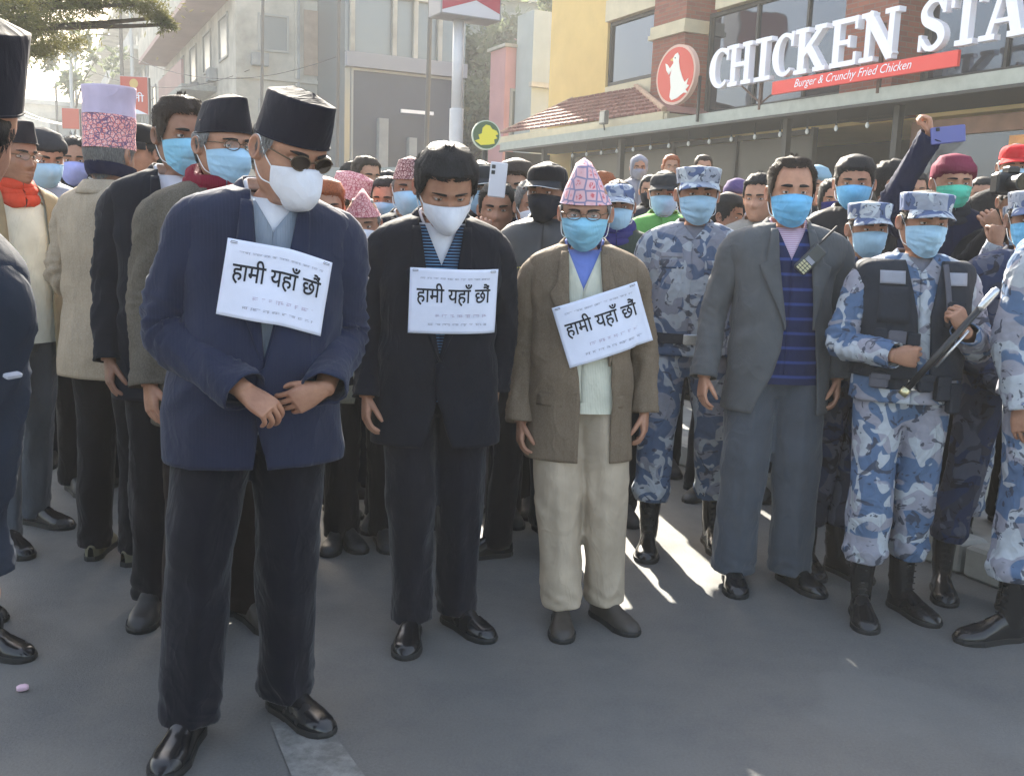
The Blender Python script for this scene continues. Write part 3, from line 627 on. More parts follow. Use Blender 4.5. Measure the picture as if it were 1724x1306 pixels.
        if 'lens_dark' not in MC:
            m, t, bs = nm('lens_dark'); bs.inputs['Base Color'].default_value = (.015, .008, .005, 1); bs.inputs['Roughness'].default_value = .05; MC['lens_dark'] = m
            m, t, bs = nm('lens_clear'); bs.inputs['Base Color'].default_value = (.9, .9, .9, 1); bs.inputs['Roughness'].default_value = .05; bs.inputs['Alpha'].default_value = .05; MC['lens_clear'] = m
        l.build('lens', MC['lens_dark' if dark else 'lens_clear'], o, smooth=False); return o
    def topi(s, m, h=.125, top=(.05, .112), base_z=.042, tilt=.10, dx=0, crown=.012, name='topi', flat=0):
        q = s.q; nt = 56 if q == 1 else 32; th = np.linspace(0, 2 * PI, nt, endpoint=False)[None]; S = np.concatenate([np.linspace(0, 1, 16), np.linspace(1, 1, 6)])[:, None]; k = np.concatenate([np.ones(16), np.linspace(.94, .02, 6)])[:, None]
        ax = .0845 + (top[0] - .0845) * S ** 1.15; ay = .1035 + (top[1] - .1035) * S
        X = ax * k * np.sin(th); Y = .006 - ay * np.where(k < .99, .35 + .65 * k, 1) * np.cos(th)
        zb = base_z + .012 * np.abs(np.cos(th)) * 0 - tilt * (Y - .006) * (1 - S)
        Zt = base_z + h * S + crown * np.cos(th * 1) * S * 1.0 + (1 - k) * .008
        Z = np.where(S < 1, zb + (Zt - zb - 0) * 1.0 * 0 + base_z * 0 + 0, 0)
        Z = (base_z - tilt * (Y - .006)) * (1 - S) + (base_z + h + crown * (-(Y) / .1) + (1 - k) * .020 * (1 if not flat else -.4)) * S
        X = X + dx * S + .0025 * vn(np.stack(np.broadcast_arrays(np.sin(th) * 2, np.cos(th) * 2, S * 3), -1), s.seed)
        V = np.stack(np.broadcast_arrays(X, Y, Z), -1).reshape(-1, 3)
        o = mesh(name, s.hd(V), gF(len(S), nt), m, s.root); 
        # rolled lower edge
        P = np.stack([.0852 * np.sin(th[0]), .006 - .1042 * np.cos(th[0]), base_z + .002 - tilt * (-.1042 * np.cos(th[0]))], -1); P = np.concatenate([P, P[:1]])
        V, Fc, _ = tube(P, .0022, 5); mesh('hat_edge', s.hd(V), Fc, m, o); return o
    def cap(s, m, kind='army', bm=None, base_z=.040, h=.062, name='cap', tilt=.05, bl=.062, edge=None):
        q = s.q; nt = 52 if q < 3 else 32; th = np.linspace(0, 2 * PI, nt, endpoint=False)[None]
        if kind == 'army':
            R_ = np.array([1.02, 1.03, 1.06, 1.09, 1.10, 1.08, 1.0, .7, .35, .02])[:, None]; Zr = np.array([0, .25, .5, .8, .95, 1.02, 1.06, 1.1, 1.12, 1.12])[:, None] * h
        else:
            R_ = np.array([1, 1.01, 1.0, .97, .90, .78, .6, .38, .18, .02])[:, None]; Zr = np.array([0, .15, .35, .55, .72, .85, .94, .99, 1.01, 1.02])[:, None] * (h + .01)
        X = .0850 * R_ * np.sin(th); Y = .006 - .1040 * R_ * np.cos(th); Z = base_z + Zr - tilt * (Y - .006) + .0022 * vn(np.stack(np.broadcast_arrays(np.sin(th) * 3, np.cos(th) * 3, Zr * 30), -1), s.seed)
        o = mesh(name, s.hd(np.stack(np.broadcast_arrays(X, Y, Z), -1).reshape(-1, 3)), gF(len(R_), nt), m, s.root)
        a = np.linspace(-1.12, 1.12, 21)[None]; r = np.linspace(0, 1, 6)[:, None]
        l = bl * np.sqrt(np.clip(1 - (a / 1.13) ** 2, 0, 1)) ** .8; X = (.0850 * np.sin(a)) * (1 + .10 * r) + 0 * r; Y = .006 - .1035 * np.cos(a) - l * r; Z = base_z + .004 + tilt * .09 - .020 * r * 1.0 - .016 * np.abs(np.sin(a)) ** 2 * (.3 + r) + 0 * a
        b = mesh('peak', s.hd(np.stack([X, Y, Z], -1).reshape(-1, 3)), gF(6, 21, False), bm or m, o); solid(b, .003, 0)
        if edge:
            V, Fc, _ = tube(np.stack([X[-1], Y[-1], Z[-1]], -1), .0022, 5); mesh('peak_edge', s.hd(V), Fc, edge, o)
        return o
    # --- collars, lapels
    def collar(s, m, rx=(.0665, .092), ry=(.064, .088), zt=1.512, drop=.036, gap=.22, point=.020, fdrop=.050, name='collar', thick=.003, parent=None, yc=.004):
        nt = 41 if s.q < 3 else 21; ns = 5; t = np.linspace(gap, 2 * PI - gap, nt)[None]; r = np.linspace(0, 1, ns)[:, None]; c = np.cos(t)
        fr = sstep(0.0, 1, c); X = (rx[0] + (rx[1] - rx[0]) * r) * np.sin(t); Y = yc - (ry[0] + (ry[1] - ry[0]) * r) * c * 1.0 - .010 * fr
        z0 = zt - fdrop * fr - .010 * sstep(-.4, .6, c); Z = z0 + .006 * np.sin(r * PI) - (drop + point * np.exp(-((np.minimum(t, 2 * PI - t) - gap) / .35) ** 2)) * r
        X = X + np.sign(np.sin(t)) * .014 * r * np.exp(-((np.minimum(t, 2 * PI - t) - gap) / .4) ** 2)
        o = mesh(name, s.bend(np.stack(np.broadcast_arrays(X, Y, Z), -1).reshape(-1, 3)), gF(ns, nt, False), m, parent or s.root); solid(o, thick, 0); return o
    def lapels(s, m, edge, zb, zt=1.468, w=.072, notch=1.33, parent=None, off=.007, jc=True):
        for sx in (-1, 1):
            z = np.linspace(zb, zt, 26 if s.q < 3 else 14)[:, None]; u = np.linspace(0, 1, 7)[None]
            xl, xr = edge(z[:, 0]); e = (np.abs(xl) if sx > 0 else np.abs(xr))[:, None]; L = np.interp(z, [zb, zb + .04, notch - .03, notch, notch + .006, notch + .03, zt], [.004, .012, w * .92, w, w * .62, w * .60, w * .34])
            X = e - .003 + L * u; a = s.tab(z)[0]; X = np.minimum(X, a * .93)
            Y = s.surf(X, z + 0 * u, off + .004 * np.sin(u * PI)) + .004 * (1 - u) - .002
            P = np.stack([sx * X, Y, z + 0 * X], -1)
            o = mesh('lapel', s.bend(P.reshape(-1, 3)), gF(26 if s.q < 3 else 14, 7, False), m, parent or s.root); solid(o, .005, 0)
    def jacket(s, m, arms, op=None, z0=.74, off=.006, folds=.0095, btn=None, zb=1.08, lap=.072, notch=1.33, pockets=True, flare=.01, under=.005, name='jacket', collar=True, breast=False, sr=None, vtop=.060, cut=.03, lapm=None):
        if op is None:
            def op(z, zb=zb, vt=vtop):
                v = np.clip((z - zb) / (1.47 - zb), 0, 1) ** .92 * vt; c = np.clip((zb - .09 - z) / .28, 0, 1) ** 1.8 * cut
                xl = v + c - np.where((z <= zb), .012 * (1 - np.clip(c / .012, 0, 1)), 0) ; xr = -(v + c) + np.where(z <= zb, .006 * 0, 0)
                return xl, xr
        j = s.shell(name, m, z0, 1.49, off, op, folds, .005, flare=flare, under=under); s.j = j
        for k, A in arms.items(): s.sleeve(A, m, parent=j, **({'r': sr} if sr else {}))
        if lap: s.lapels(lapm or m, op, zb, w=lap, notch=notch, parent=j, off=off + .013)
        if collar: s.collar(lapm or m, (.078, .116), (.076, .112), 1.514, .052, .66, .0, .050, 'jacket_collar', .004, j)
        if pockets and s.q < 3:
            for sx in (-1, 1):
                e_ = abs(float(op(np.array([.91]))[0 if sx > 0 else 1][0])); x0 = max(.070, e_ + .012); x1 = min(.165, x0 + .095); s.patch('pocket_flap', m, x0 if sx > 0 else -x1, x1 if sx > 0 else -x0, .885, .932, off + .008, .003, j)
        if btn:
            for z in btn:
                def f(b, z=z):
                    x = .006; y = float(s.surf(np.array(abs(x)), np.array(z), off + under + .004)); th = np.linspace(0, 2 * PI, 12, endpoint=False)
                    V = np.concatenate([np.stack([x + .009 * np.cos(th), y - 0 * th, z + .009 * np.sin(th)], -1), np.stack([x + .008 * np.cos(th), y - .004 + 0 * th, z + .008 * np.sin(th)], -1)]); b.add(V, gF(2, 12).tolist() + [list(range(12, 24))])
                s.bits('button', BLKP, f, j)
        return j
    def cuffs(s, A, m, L=.02, r=.036, parent=None):
        W = A['wrist']; d = W - A['E']; d = d / np.linalg.norm(d); V, Fc, _ = tube([W - d * .05, W - d * .02, W + d * .004], [r, r, r], 16, False); return mesh('cuff', s.bend(V), Fc, m, parent or s.root)
def suit_feet(w=.11, d=0, a=12): return [(-w, d, -a), (w, d, a)]
# ================================================================ fabrics used by the people
NAVY = fabric('navy_suit', (.017, .023, .050, 1), 'pinstripe', (.021, .027, .054, 1), sheen=.10, sc_=1.6)
NAVYD = fabric('dark_navy_trousers', (.006, .007, .013, 1), sheen=.15)
BLK = fabric('black_suit', (.008, .010, .017, 1), sheen=.06); BLK2 = fabric('black_cloth', (.005, .005, .008, 1), sheen=.1)
TWD = fabric('brown_tweed', (.150, .112, .078, 1), 'tweed', (.21, .165, .12, 1)); TWD2 = fabric('olive_tweed', (.09, .078, .06, 1), 'tweed', (.14, .12, .10, 1))
BEI = fabric('beige_tweed', (.33, .265, .19, 1), 'tweed', (.42, .35, .27, 1)); KHAKI = fabric('beige_trousers', (.42, .345, .26, 1))
GRY = fabric('grey_suit', (.090, .095, .102, 1), sheen=.08); GRYT = fabric('grey_trousers', (.070, .080, .098, 1), sheen=.2)
CREAM = fabric('cream_knit', (.60, .60, .50, 1), 'knit'); GKN = fabric('grey_knit', (.22, .26, .32, 1), 'knit'); NVK = fabric('navy_striped_knit', (.018, .026, .075, 1), 'hstripe', (.035, .06, .21, 1), sc_=1.05)
PTK = fabric('patterned_knit', (.02, .03, .06, 1), 'hstripe', (.16, .36, .62, 1), sc_=6); NVP = fabric('navy_knit', (.012, .014, .035, 1), 'knit')
WSH = fabric('white_shirt', (.62, .64, .70, 1)); BSH = fabric('blue_shirt', srgb(110, 130, 200)); PSH = fabric('pink_shirt', srgb(200, 180, 200), 'hstripe', srgb(150, 90, 120), sc_=8)
TOPB = fabric('black_topi_cloth', (.010, .010, .017, 1), sheen=.06)
TP_P = dhaka('pink_floral_dhaka', srgb(222, 178, 184), srgb(200, 92, 100), srgb(135, 130, 160), .95, True)
TP_R = dhaka('maroon_dhaka', srgb(120, 60, 70), srgb(205, 180, 175), srgb(90, 35, 45), 2.2); TP_K = dhaka('rose_dhaka', srgb(205, 130, 135), srgb(225, 190, 185), srgb(175, 90, 100), 2.4)
C1 = camo('police_camo', [(.24, .25, .30, 1), (.09, .13, .215, 1), (.38, .41, .45, 1), (.045, .05, .07, 1)], .85)
C2 = camo('police_camo_pale', [(.29, .29, .34, 1), (.095, .15, .255, 1), (.42, .45, .49, 1), (.05, .055, .075, 1)], .80)
C3 = camo('police_camo_dark', [(.045, .05, .075, 1), (.03, .045, .10, 1), (.09, .10, .14, 1), (.015, .016, .022, 1)], .7)
CC = camo('police_camo_cap', [(.34, .37, .44, 1), (.10, .14, .26, 1), (.55, .60, .64, 1), (.05, .06, .09, 1)], 1.15)
RED = fabric('red_cloth', srgb(190, 40, 45)); MAR = fabric('maroon_scarf', (.16, .008, .025, 1), 'knit'); GRN = fabric('green_jacket', srgb(95, 150, 80)); ORG = fabric('orange_scarf', srgb(225, 110, 40))
DGR = fabric('dark_grey_cloth', (.03, .032, .038, 1)); DNM = fabric('denim', (.018, .024, .038, 1)); PLUM = fabric('plum_wool', srgb(120, 50, 70), 'knit'); LIL = fabric('grey_shawl', (.26, .26, .30, 1)); BRN = fabric('brown_cloth', (.07, .04, .025, 1))
BNV = fabric('dark_blue_jacket', (.014, .018, .045, 1)); PURP = fabric('purple_wool', srgb(85, 70, 110), 'knit')
VEST = fabric('tactical_vest', (.028, .032, .042, 1), rough=.7); WEB = fabric('webbing', (.10, .10, .12, 1)); LTGR = fabric('pale_grey_cloth', (.30, .31, .36, 1))
PAP = simple('paper', (.70, .73, .86), .85, spec=.2, nscale=30, namt=.03, bump=.002); INK = simple('printed_ink', (.010, .012, .02), .8); INKL = simple('faint_ink', (.36, .37, .45), .9); BRASS = simple('brass', (.55, .50, .30), .3, .9)
KEYS = simple('radio_keys', (.55, .52, .32), .5); RAD = simple('radio_plastic', (.05, .055, .055), .45); SILV = simple('silver_metal', (.55, .55, .55), .25, .9)
def vneck(top=.045, zb=1.35):
    return lambda z: (np.clip((z - zb) / (1.47 - zb), 0, 1) * top, -np.clip((z - zb) / (1.47 - zb), 0, 1) * top)
def suit(P, jm, tm, shirt=WSH, sweater=None, op=None, arms=None, zb=1.08, shm=LB, feet=None, z0=.74, btn=None, tie=None, vt=.06, lap=.072, tfold=.009, tr=None, vs=(.045, 1.35), **kw):
    arms = arms or dict(R=P.arm('R'), L=P.arm('L')); P.arms = arms; P.body(arms)
    P.shell('shirt', shirt, 1.0 if not op else .92, 1.474, -.010, None, .002)
    P.collar(shirt)
    if sweater: P.shell('sweater', sweater, .86, 1.47, -.002, vneck(*vs), .003, .004)
    P.jacket(jm, arms, op=op, zb=zb, z0=z0, btn=btn, vtop=vt, lap=lap, **kw)
    P.trousers(tm, feet or suit_feet(), folds=tfold, **(tr or {}))
    for i in (0, 1): P.shoe(i, shm)
    return P
def police(P, cm=None, arms=None, feet=None, capm=None, mask=MPB, boots=True, shm=LB, blou=True, cap=True, low=0, eyes=True):
    cm = cm or C1; arms = arms or dict(R=P.arm('R'), L=P.arm('L')); P.arms = arms; P.body(arms, eyes=P.q < 3 and eyes)
    P.shell('tee', fabric('grey_tee', (.20, .20, .24, 1)), 1.2, 1.475, -.010, None, .001)
    j = P.shell('shirt', cm, .90, 1.487, .006, lambda z: (np.clip((z - 1.41) / .06, 0, 1) * .05 - .010, -np.clip((z - 1.41) / .06, 0, 1) * .05), .010, .004, under=.004, flare=.004); P.j = j
    for k, A in arms.items(): P.sleeve(A, cm, (.064, .072, .066, .059, .052, .047), parent=j, folds=.010)
    P.collar(cm, (.070, .100), (.068, .098), 1.505, .042, .30, .024, .050, 'shirt_collar', .004, j)
    for sx in (-1, 1):
        a, b_ = (.045, .150) if sx > 0 else (-.150, -.045)
        P.patch('chest_pocket', cm, a, b_, 1.17, 1.29, .011, .003, j); P.patch('pocket_flap', cm, a, b_, 1.285, 1.325, .014, .003, j)
    P.shell('belt', VEST, .955, 1.0, .012, None, 0, parent=P.root)
    def buckle(b): b.box((0, float(P.surf(np.array(0.), np.array(.977), .016)), .977), (.06, .008, .045), bev=.003)
    P.bits('belt_buckle', SILV, buckle, smooth=False)
    P.trousers(cm, feet or suit_feet(.12), r=(.100, .096, .082, .084, .066), hem=.23 if boots else .05, folds=.011, blouse=.012 if boots else 0, crease=False, pel=1.02)
    for i in (0, 1): P.shoe(i, shm, boot=.27 if boots else 0, name='boot' if boots else 'shoe', W=.054)
    P.hair('under', HB, .004, jag=.4)
    if cap: P.cap(capm or CC, 'army')
    if mask: P.mask('surgical', mask, low=low)
    return P
def pouch(P, name, m, x, z, w, h, d=.035, off=.03, parent=None, tilt=0):
    def f(b):
        y = float(P.surf(np.array(abs(x)), np.array(z), off)); R = Matrix.Rotation(tilt, 3, 'Y'); a = math.atan2(x, .16) * .6
        b.box((x, y - d * .2, z), (w, d, h), R=np.array(Matrix.Rotation(a, 3, 'Z') @ R), bev=.008); b.box((x - math.sin(-a) * 0, y - d * .75, z + h * .32), (w * 1.03, .006, h * .36), R=np.array(Matrix.Rotation(a, 3, 'Z') @ R), bev=.002)
    return P.bits(name, m, f, parent, smooth=False)
# ---------------------------------------------------------------- lettering
def textgeo(txt, shear=0, res=3, space=1.0, bold=0):
    cu = bpy.data.curves.new('t', 'FONT'); cu.body = txt; cu.size = 1; cu.resolution_u = res; cu.shear = shear; cu.space_character = space; cu.offset = bold
    o = bpy.data.objects.new('t', cu); COL.objects.link(o); dg = bpy.context.evaluated_depsgraph_get(); e = o.evaluated_get(dg); me = e.to_mesh()
    V = np.array([v.co[:] for v in me.vertices]).reshape(-1, 3); Fc = [tuple(p.vertices) for p in me.polygons]; e.to_mesh_clear(); bpy.data.objects.remove(o)
    lo, hi = V[:, :2].min(0), V[:, :2].max(0); V = V[:, :2] - lo; return V, Fc, hi - lo
def faint(b, x0, x1, y, h, seed, dens=1.0):
    """small print far too small to read: a head line broken into words with short strokes under it"""
    r = random.Random(seed); x = x0
    while x < x1:
        w = r.uniform(.05, .13) * (x1 - x0); w = min(w, x1 - x); b.append((x, y, x + w, y + h * .16)); k = x
        while k < x + w - h * .3:
            b.append((k + r.uniform(0, h * .2), y - h * r.uniform(.5, .9), k + h * r.uniform(.14, .26), y)); 
            if r.random() < .55: b.append((k, y - h * r.uniform(.4, .6), k + h * .5, y - h * r.uniform(.2, .35)))
            k += h * r.uniform(.35, .6)
        x += w + h * .7
def placard(P, cx, cz, w, h, rot, label, off=.020, skewtop=0, curl=.0, seed=1, stiff=.5, dz=None, back=False):
    """a sheet of paper lying on the chest; returned as its own thing"""
    ca, sa = math.cos(math.radians(rot)), math.sin(math.radians(rot)); yc = float(P.surf(np.array(abs(cx)), np.array(cz), off))
    def mp(U, V_, o=0.0):
        U, V_ = np.asarray(U, float), np.asarray(V_, float); a, b_ = (U - .5) * w, (V_ - .5) * h; b2 = b_ + (dz(U, V_) if dz else 0)
        X = cx + a * ca - b2 * sa; Z = cz + a * sa + b2 * ca; S = P.surf(X, Z, off); pl = yc + (X - cx) * (.12 if cx > 0 else -.0)
        Y = S * (1 - stiff) + stiff * np.minimum(pl, S) - .003 + .004 * np.sin(U * 7 + seed) * np.cos(V_ * 4) * 1.0 - .0025 * vn(np.stack([U * 5, V_ * 4, 0 * U], -1), seed)
        Y = np.minimum(Y, S - .001) - .012 - o
        return np.stack([X, Y, Z], -1)
    M = P.root.matrix_world if False else None
    n = 26; U, V_ = np.meshgrid(np.linspace(0, 1, n), np.linspace(0, 1, 20))
    pts = P.bend(mp(U, V_).reshape(-1, 3))
    R = Matrix.Rotation(P.root.rotation_euler.z, 3, 'Z'); k = P.root.scale[0]; loc = np.array(P.root.location); tw = lambda Q: (np.asarray(Q) * k) @ np.array(R).T + loc
    o = mesh('placard', tw(pts), gF(20, n, False), PAP); solid(o, .0008, 0); tag(o, label, 'placard', 'paper placards on the chests')
    tv, tf, sz = textgeo('हामी यहाँ छौं', bold=.012); asp = sz[0] / sz[1]
    th = .22; tw_ = th * asp * h / w
    tw_ = .84; X = .08 + tv[:, 0] / sz[0] * tw_; Y = .44 + tv[:, 1] / sz[1] * .34
    T = mesh('lettering', tw(P.bend(mp(X, Y, .0022))), tf, INK, o, smooth=False)
    b = MB()
    for U_ in (.06, .94):
        q = mp(np.array([U_ - .03, U_ + .03, U_ + .03, U_ - .03, U_ - .03]), np.array([.955, .955, .975, .975, .955]), .0035); b.tube(tw(P.bend(q)), .0012, 5)
    b.build('safety_pin', SILV, o)
    rects = []; faint(rects, .12, .92, .86, .030, seed); r2 = []; faint(r2, .22, .90, .16, .038, seed + 5); r3 = []; faint(r3, .30, .88, .30, .05, seed + 9)
    for nm_, rr, mm in (('small_print', rects, INKL), ('small_print', r2, INKL), ('handwriting', r3, simple('pink_ink', (.50, .46, .58), .9))):
        VV, FF = [], []
        for q, (a, b_, c, d) in enumerate(rr): VV += [(a, b_), (c, b_), (c, d), (a, d)]; FF.append((4 * q, 4 * q + 1, 4 * q + 2, 4 * q + 3))
        VV = np.array(VV); mesh(nm_, tw(P.bend(mp(VV[:, 0], VV[:, 1], .002))), FF, mm, o, smooth=False)
    return o
# ================================================================ the setting
def asphalt():
    m, t, b = nm('asphalt'); g = NT(t); co = g.objco(1, rand=False)
    a = g.noise(co, .55, 5, .6); f = g.noise(co, 110, 4, .8); p = g.noise(co, 3.2, 4, .65)
    c = g.mix(g.ramp(a, [(.3, 0), (.7, 1)]), (.092, .090, .084, 1), (.130, .127, .117, 1))
    c = g.mix(g.ramp(p, [(.45, 0), (.75, .45)]), c, (.06, .064, .068, 1)); vr = g.n('ShaderNodeTexVoronoi', feature='DISTANCE_TO_EDGE'); vr.inputs['Scale'].default_value = .8; g.l(g.noise(co, 1.2, 4, .6, out='Color'), vr.inputs['Vector']); c = g.mix(g.ramp(g.noise(co, 1.1, 3, .5, dist=.6), [(.62, 0), (.66, .4)]), c, (.15, .15, .14, 1)); c = g.mix(g.ramp(f, [(.35, .0), (.75, .5)]), c, (.19, .19, .19, 1))
    g.l(c, b.inputs['Base Color']); g.l(g.ramp(p, [(.3, .55), (.8, .8)]), b.inputs['Roughness']); b.inputs['Specular IOR Level'].default_value = .35
    g.bump(f, .004, .6, b); return m
ASP = asphalt()
gb = MB(); gb.add([(-300, -60, 0), (300, -60, 0), (300, 420, 0), (-300, 420, 0)], [(0, 1, 2, 3)]); tag(gb.build('road', ASP), kind='structure')
A0 = Vector((-.2, 23.7, 0)); RZ = math.atan2(-.8973, .4414)
def W(s, y, z=0): # along, inward, up -> world
    return Vector((A0.x + s * .4414 + y * .8973, A0.y - s * .8973 + y * .4414, z))
CONC = simple('concrete', (.27, .27, .25), .85, nscale=7, namt=.25, bump=.004); PAVE = simple('pavement_slabs', (.22, .22, .21), .85, nscale=5, namt=.25, bump=.003)
pv = empty('pavement', A0, RZ); pv['kind'] = 'structure'
q = MB(); q.box((2, -3.2, .06), (60, 6.5, .12)); q.build('slab_bed', PAVE, pv)
kb = None
for i in range(46):
    k_ = MB(); k_.box((0, 0, 0), (.98, .18, .145), bev=.015); o = k_.build('kerbstone', CONC, pv) if i == 0 else bpy.data.objects.new('kerbstone', kb.data)
    if i == 0: kb = o
    else: COL.objects.link(o); o.parent = pv
    o.location = (-16 + i * 1.0, -6.54, .0735)
# faded road marking in front
mk, t_, b_ = nm('worn_white_paint'); g = NT(t_); co = g.objco(1, rand=False); nn = g.noise(co, 14, 6, .8); n3 = g.noise(co, 4, 3)
c = g.mix(g.ramp(nn, [(.40, 0), (.62, 1)]), (.115, .114, .108, 1), (.21, .21, .20, 1)); g.l(c, b_.inputs['Base Color']); b_.inputs['Roughness'].default_value = .8
P_ = [gnd(455, 1215, .004), gnd(548, 1215, .004), gnd(640, 1340, .004), gnd(505, 1340, .004)]
tag(mesh('road_marking', P_, [(3, 2, 1, 0)], mk, smooth=False), kind='structure')
tb = MB(); P_ = gnd(38, 1157, .012); tb.box(P_, (.034, .022, .02), R=np.array(Matrix.Rotation(.5, 3, 'Z')), bev=.006); o = tb.build('paper_scrap', simple('pink_paper', (.62, .42, .50), .8)); tag(o, 'small crumpled pink scrap of paper on the empty road', 'litter')
for i, (u_, v_) in enumerate(((1102, 888), (1128, 732), (600, 1000))):
    pass
# ---- restaurant
def brickm():
    m, t, b = nm('brick'); g = NT(t); tc = g.n('ShaderNodeTexCoord'); sp = g.n('ShaderNodeSeparateXYZ'); g.l(tc.outputs['Object'], sp.inputs[0]); ad = g.n('ShaderNodeMath', operation='ADD'); g.l(sp.outputs[0], ad.inputs[0]); g.l(sp.outputs[1], ad.inputs[1])
    cb = g.n('ShaderNodeCombineXYZ'); g.l(ad.outputs[0], cb.inputs[0]); g.l(sp.outputs[2], cb.inputs[1]); br = g.n('ShaderNodeTexBrick'); g.l(cb.outputs[0], br.inputs['Vector'])
    br.inputs['Scale'].default_value = 1; br.inputs['Brick Width'].default_value = .23; br.inputs['Row Height'].default_value = .075; br.inputs['Mortar Size'].default_value = .007
    br.inputs['Color1'].default_value = (.30, .095, .055, 1); br.inputs['Color2'].default_value = (.22, .07, .045, 1); br.inputs['Mortar'].default_value = (.20, .13, .10, 1)
    g.l(br.outputs['Color'], b.inputs['Base Color']); b.inputs['Roughness'].default_value = .9; g.bump(br.outputs['Fac'], -.006, .8, b); return m
BRI = brickm(); YEL = simple('yellow_render', (.66, .46, .17), .9, nscale=1.5, namt=.08); LINT = simple('cream_stone', (.58, .50, .34), .85, nscale=3, namt=.12)
m_, t_, b_ = nm('window_glass'); b_.inputs['Base Color'].default_value = (.085, .10, .13, 1); b_.inputs['Metallic'].default_value = .75; b_.inputs['Roughness'].default_value = .04; GLS = m_
g = NT(t_); g.bump(g.noise(g.objco(1, rand=False), 1.1, 2), .03, .25, b_)
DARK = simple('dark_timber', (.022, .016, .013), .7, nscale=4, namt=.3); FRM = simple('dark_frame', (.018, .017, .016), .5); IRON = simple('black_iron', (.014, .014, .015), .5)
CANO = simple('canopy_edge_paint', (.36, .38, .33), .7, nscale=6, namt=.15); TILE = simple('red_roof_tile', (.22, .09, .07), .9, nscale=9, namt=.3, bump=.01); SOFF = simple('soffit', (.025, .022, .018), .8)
R_ = empty('restaurant', A0, RZ); tag(R_, 'yellow and brick restaurant with tiled lean-to roof and dark shopfront', 'building')
def rb(name, m, *boxes, parent=R_, bev=0, **k):
    b = MB()
    for x0, x1, y0, y1, z0, z1 in boxes: b.box(((x0 + x1) / 2, (y0 + y1) / 2, (z0 + z1) / 2), (x1 - x0, y1 - y0, z1 - z0), bev=bev)
    return b.build(name, m, parent)
rb('wall', YEL, (-1.1, 1.62, 1.5, 9, 0, 8)); rb('upper_wall', YEL, (1.62, 18, 1.62, 9, 6.5, 8), (1.62, 20, 1.75, 9, 3.28, 3.74))
rb('lintel', LINT, (1.62, 3.93, 1.42, 1.75, 6.05, 6.5)); rb('lintel', LINT, (5.62, 9.24, 1.42, 1.75, 5.62, 6.25)); rb('lintel', LINT, (10.62, 18, 1.42, 1.75, 5.62, 6.25))
rb('wall_below_window', LINT, (1.62, 3.93, 1.5, 1.75, 3.4, 4.66))
for x0, x1 in ((3.95, 5.05), (9.27, 10.32), (14.6, 15.6)):
    p = rb('pilaster', BRI, (x0, x1, 1.18, 1.9, 3.3, 8)); rb('capital', LINT, (x0 - .07, x1 + .07, 1.10, 1.95, 5.28, 5.37), (x0 - .04, x1 + .04, 1.13, 1.95, 5.372, 5.53), parent=p) if x0 < 9 else None
for x0, x1, z0, z1, mu in ((1.64, 3.92, 4.68, 6.04, ()), (5.3, 9.25, 3.74, 5.61, (6.7, 8.0)), (10.5, 14.58, 3.74, 5.61, (11.9, 13.2))):
    w = rb('window', FRM, (x0, x0 + .07, 1.55, 1.66, z0, z1), (x1 - .07, x1, 1.55, 1.66, z0, z1), (x0 + .07, x1 - .07, 1.55, 1.66, z0, z0 + .07), (x0 + .07, x1 - .07, 1.55, 1.66, z1 - .07, z1), *[(q - .025, q + .025, 1.56, 1.65, z0 + .07, z1 - .07) for q in mu])
    xs = [x0 + .07] + list(mu) + [x1 - .07]
    for a, b in zip(xs[:-1], xs[1:]): rb('pane', GLS, (a + .026, b - .026, 1.60, 1.615, z0 + .072, z1 - .072), parent=w)
    if z1 < 6: rb('sill', LINT, (x0, x1, 1.40, 1.60, z0 - .08, z0 - .002), parent=w)
cn = rb('canopy', SOFF, (-.6, 19, .04, 1.5, 3.30, 3.44)); rb('fascia', CANO, (-.62, 19, -.02, .03, 3.27, 3.47), parent=cn); rb('drip_edge', FRM, (-.62, 19, -.045, -.022, 3.25, 3.29), parent=cn)
# hipped lean-to roof: rows of tiles
tr = MB(); ev0, ev1, ap0, ap1 = np.array([-1.25, .22, 3.74]), np.array([5.9, .22, 3.66]), np.array([.75, 2.1, 4.93]), np.array([1.55, 2.1, 4.90])
rows = 11
for i in range(rows):
    a, b = i / rows, (i + 1) / rows
    L0, L1 = ev0 + (ap0 - ev0) * a, ev0 + (ap0 - ev0) * b; R0, R1 = ev1 + (ap1 - ev1) * a, ev1 + (ap1 - ev1) * b
    n = max(2, int((R0[0] - L0[0]) / .24))
    for j in range(n):
        u0, u1 = j / n, (j + 1) / n; jz = rnd.uniform(0, .012)
        p = [L0 + (R0 - L0) * (u0 + .004), L0 + (R0 - L0) * (u1 - .004), L1 + (R1 - L1) * (u1 - .004), L1 + (R1 - L1) * (u0 + .004)]; up = np.array([0, -.02, .035 + jz])
        tr.add([p[0] + up, p[1] + up, p[2] + (0, 0, .004), p[3] + (0, 0, .004), p[0], p[1]], [(0, 1, 2, 3), (4, 5, 1, 0)])
rf = tr.build('roof_tiles', TILE, R_); rf['kind'] = 'stuff'
b = MB(); b.add([ev0, ev1, ap1, ap0], [(0, 1, 2, 3)]); b.add([ev1, (5.9, 2.4, 3.66), ap1 + (0, .3, 0)], [(0, 1, 2)]); b.add([ap0, ap1, (1.55, 2.4, 4.9)], [(0, 1, 2)]); b.build('roof_deck', TILE, R_)
b = MB(); b.tube([ap1 + (0, 0, .03), ev1 + (0, 0, .03)], .055, 8); b.tube([ap0 + (0, 0, .03), ap1 + (0, 0, .03)], .05, 8); b.tube([ap0 + (0, 0, .02), ev0 + (0, 0, .02)], .03, 6); b.build('ridge_tiles', simple('ridge', (.42, .27, .18), .85, nscale=12, namt=.3), R_)
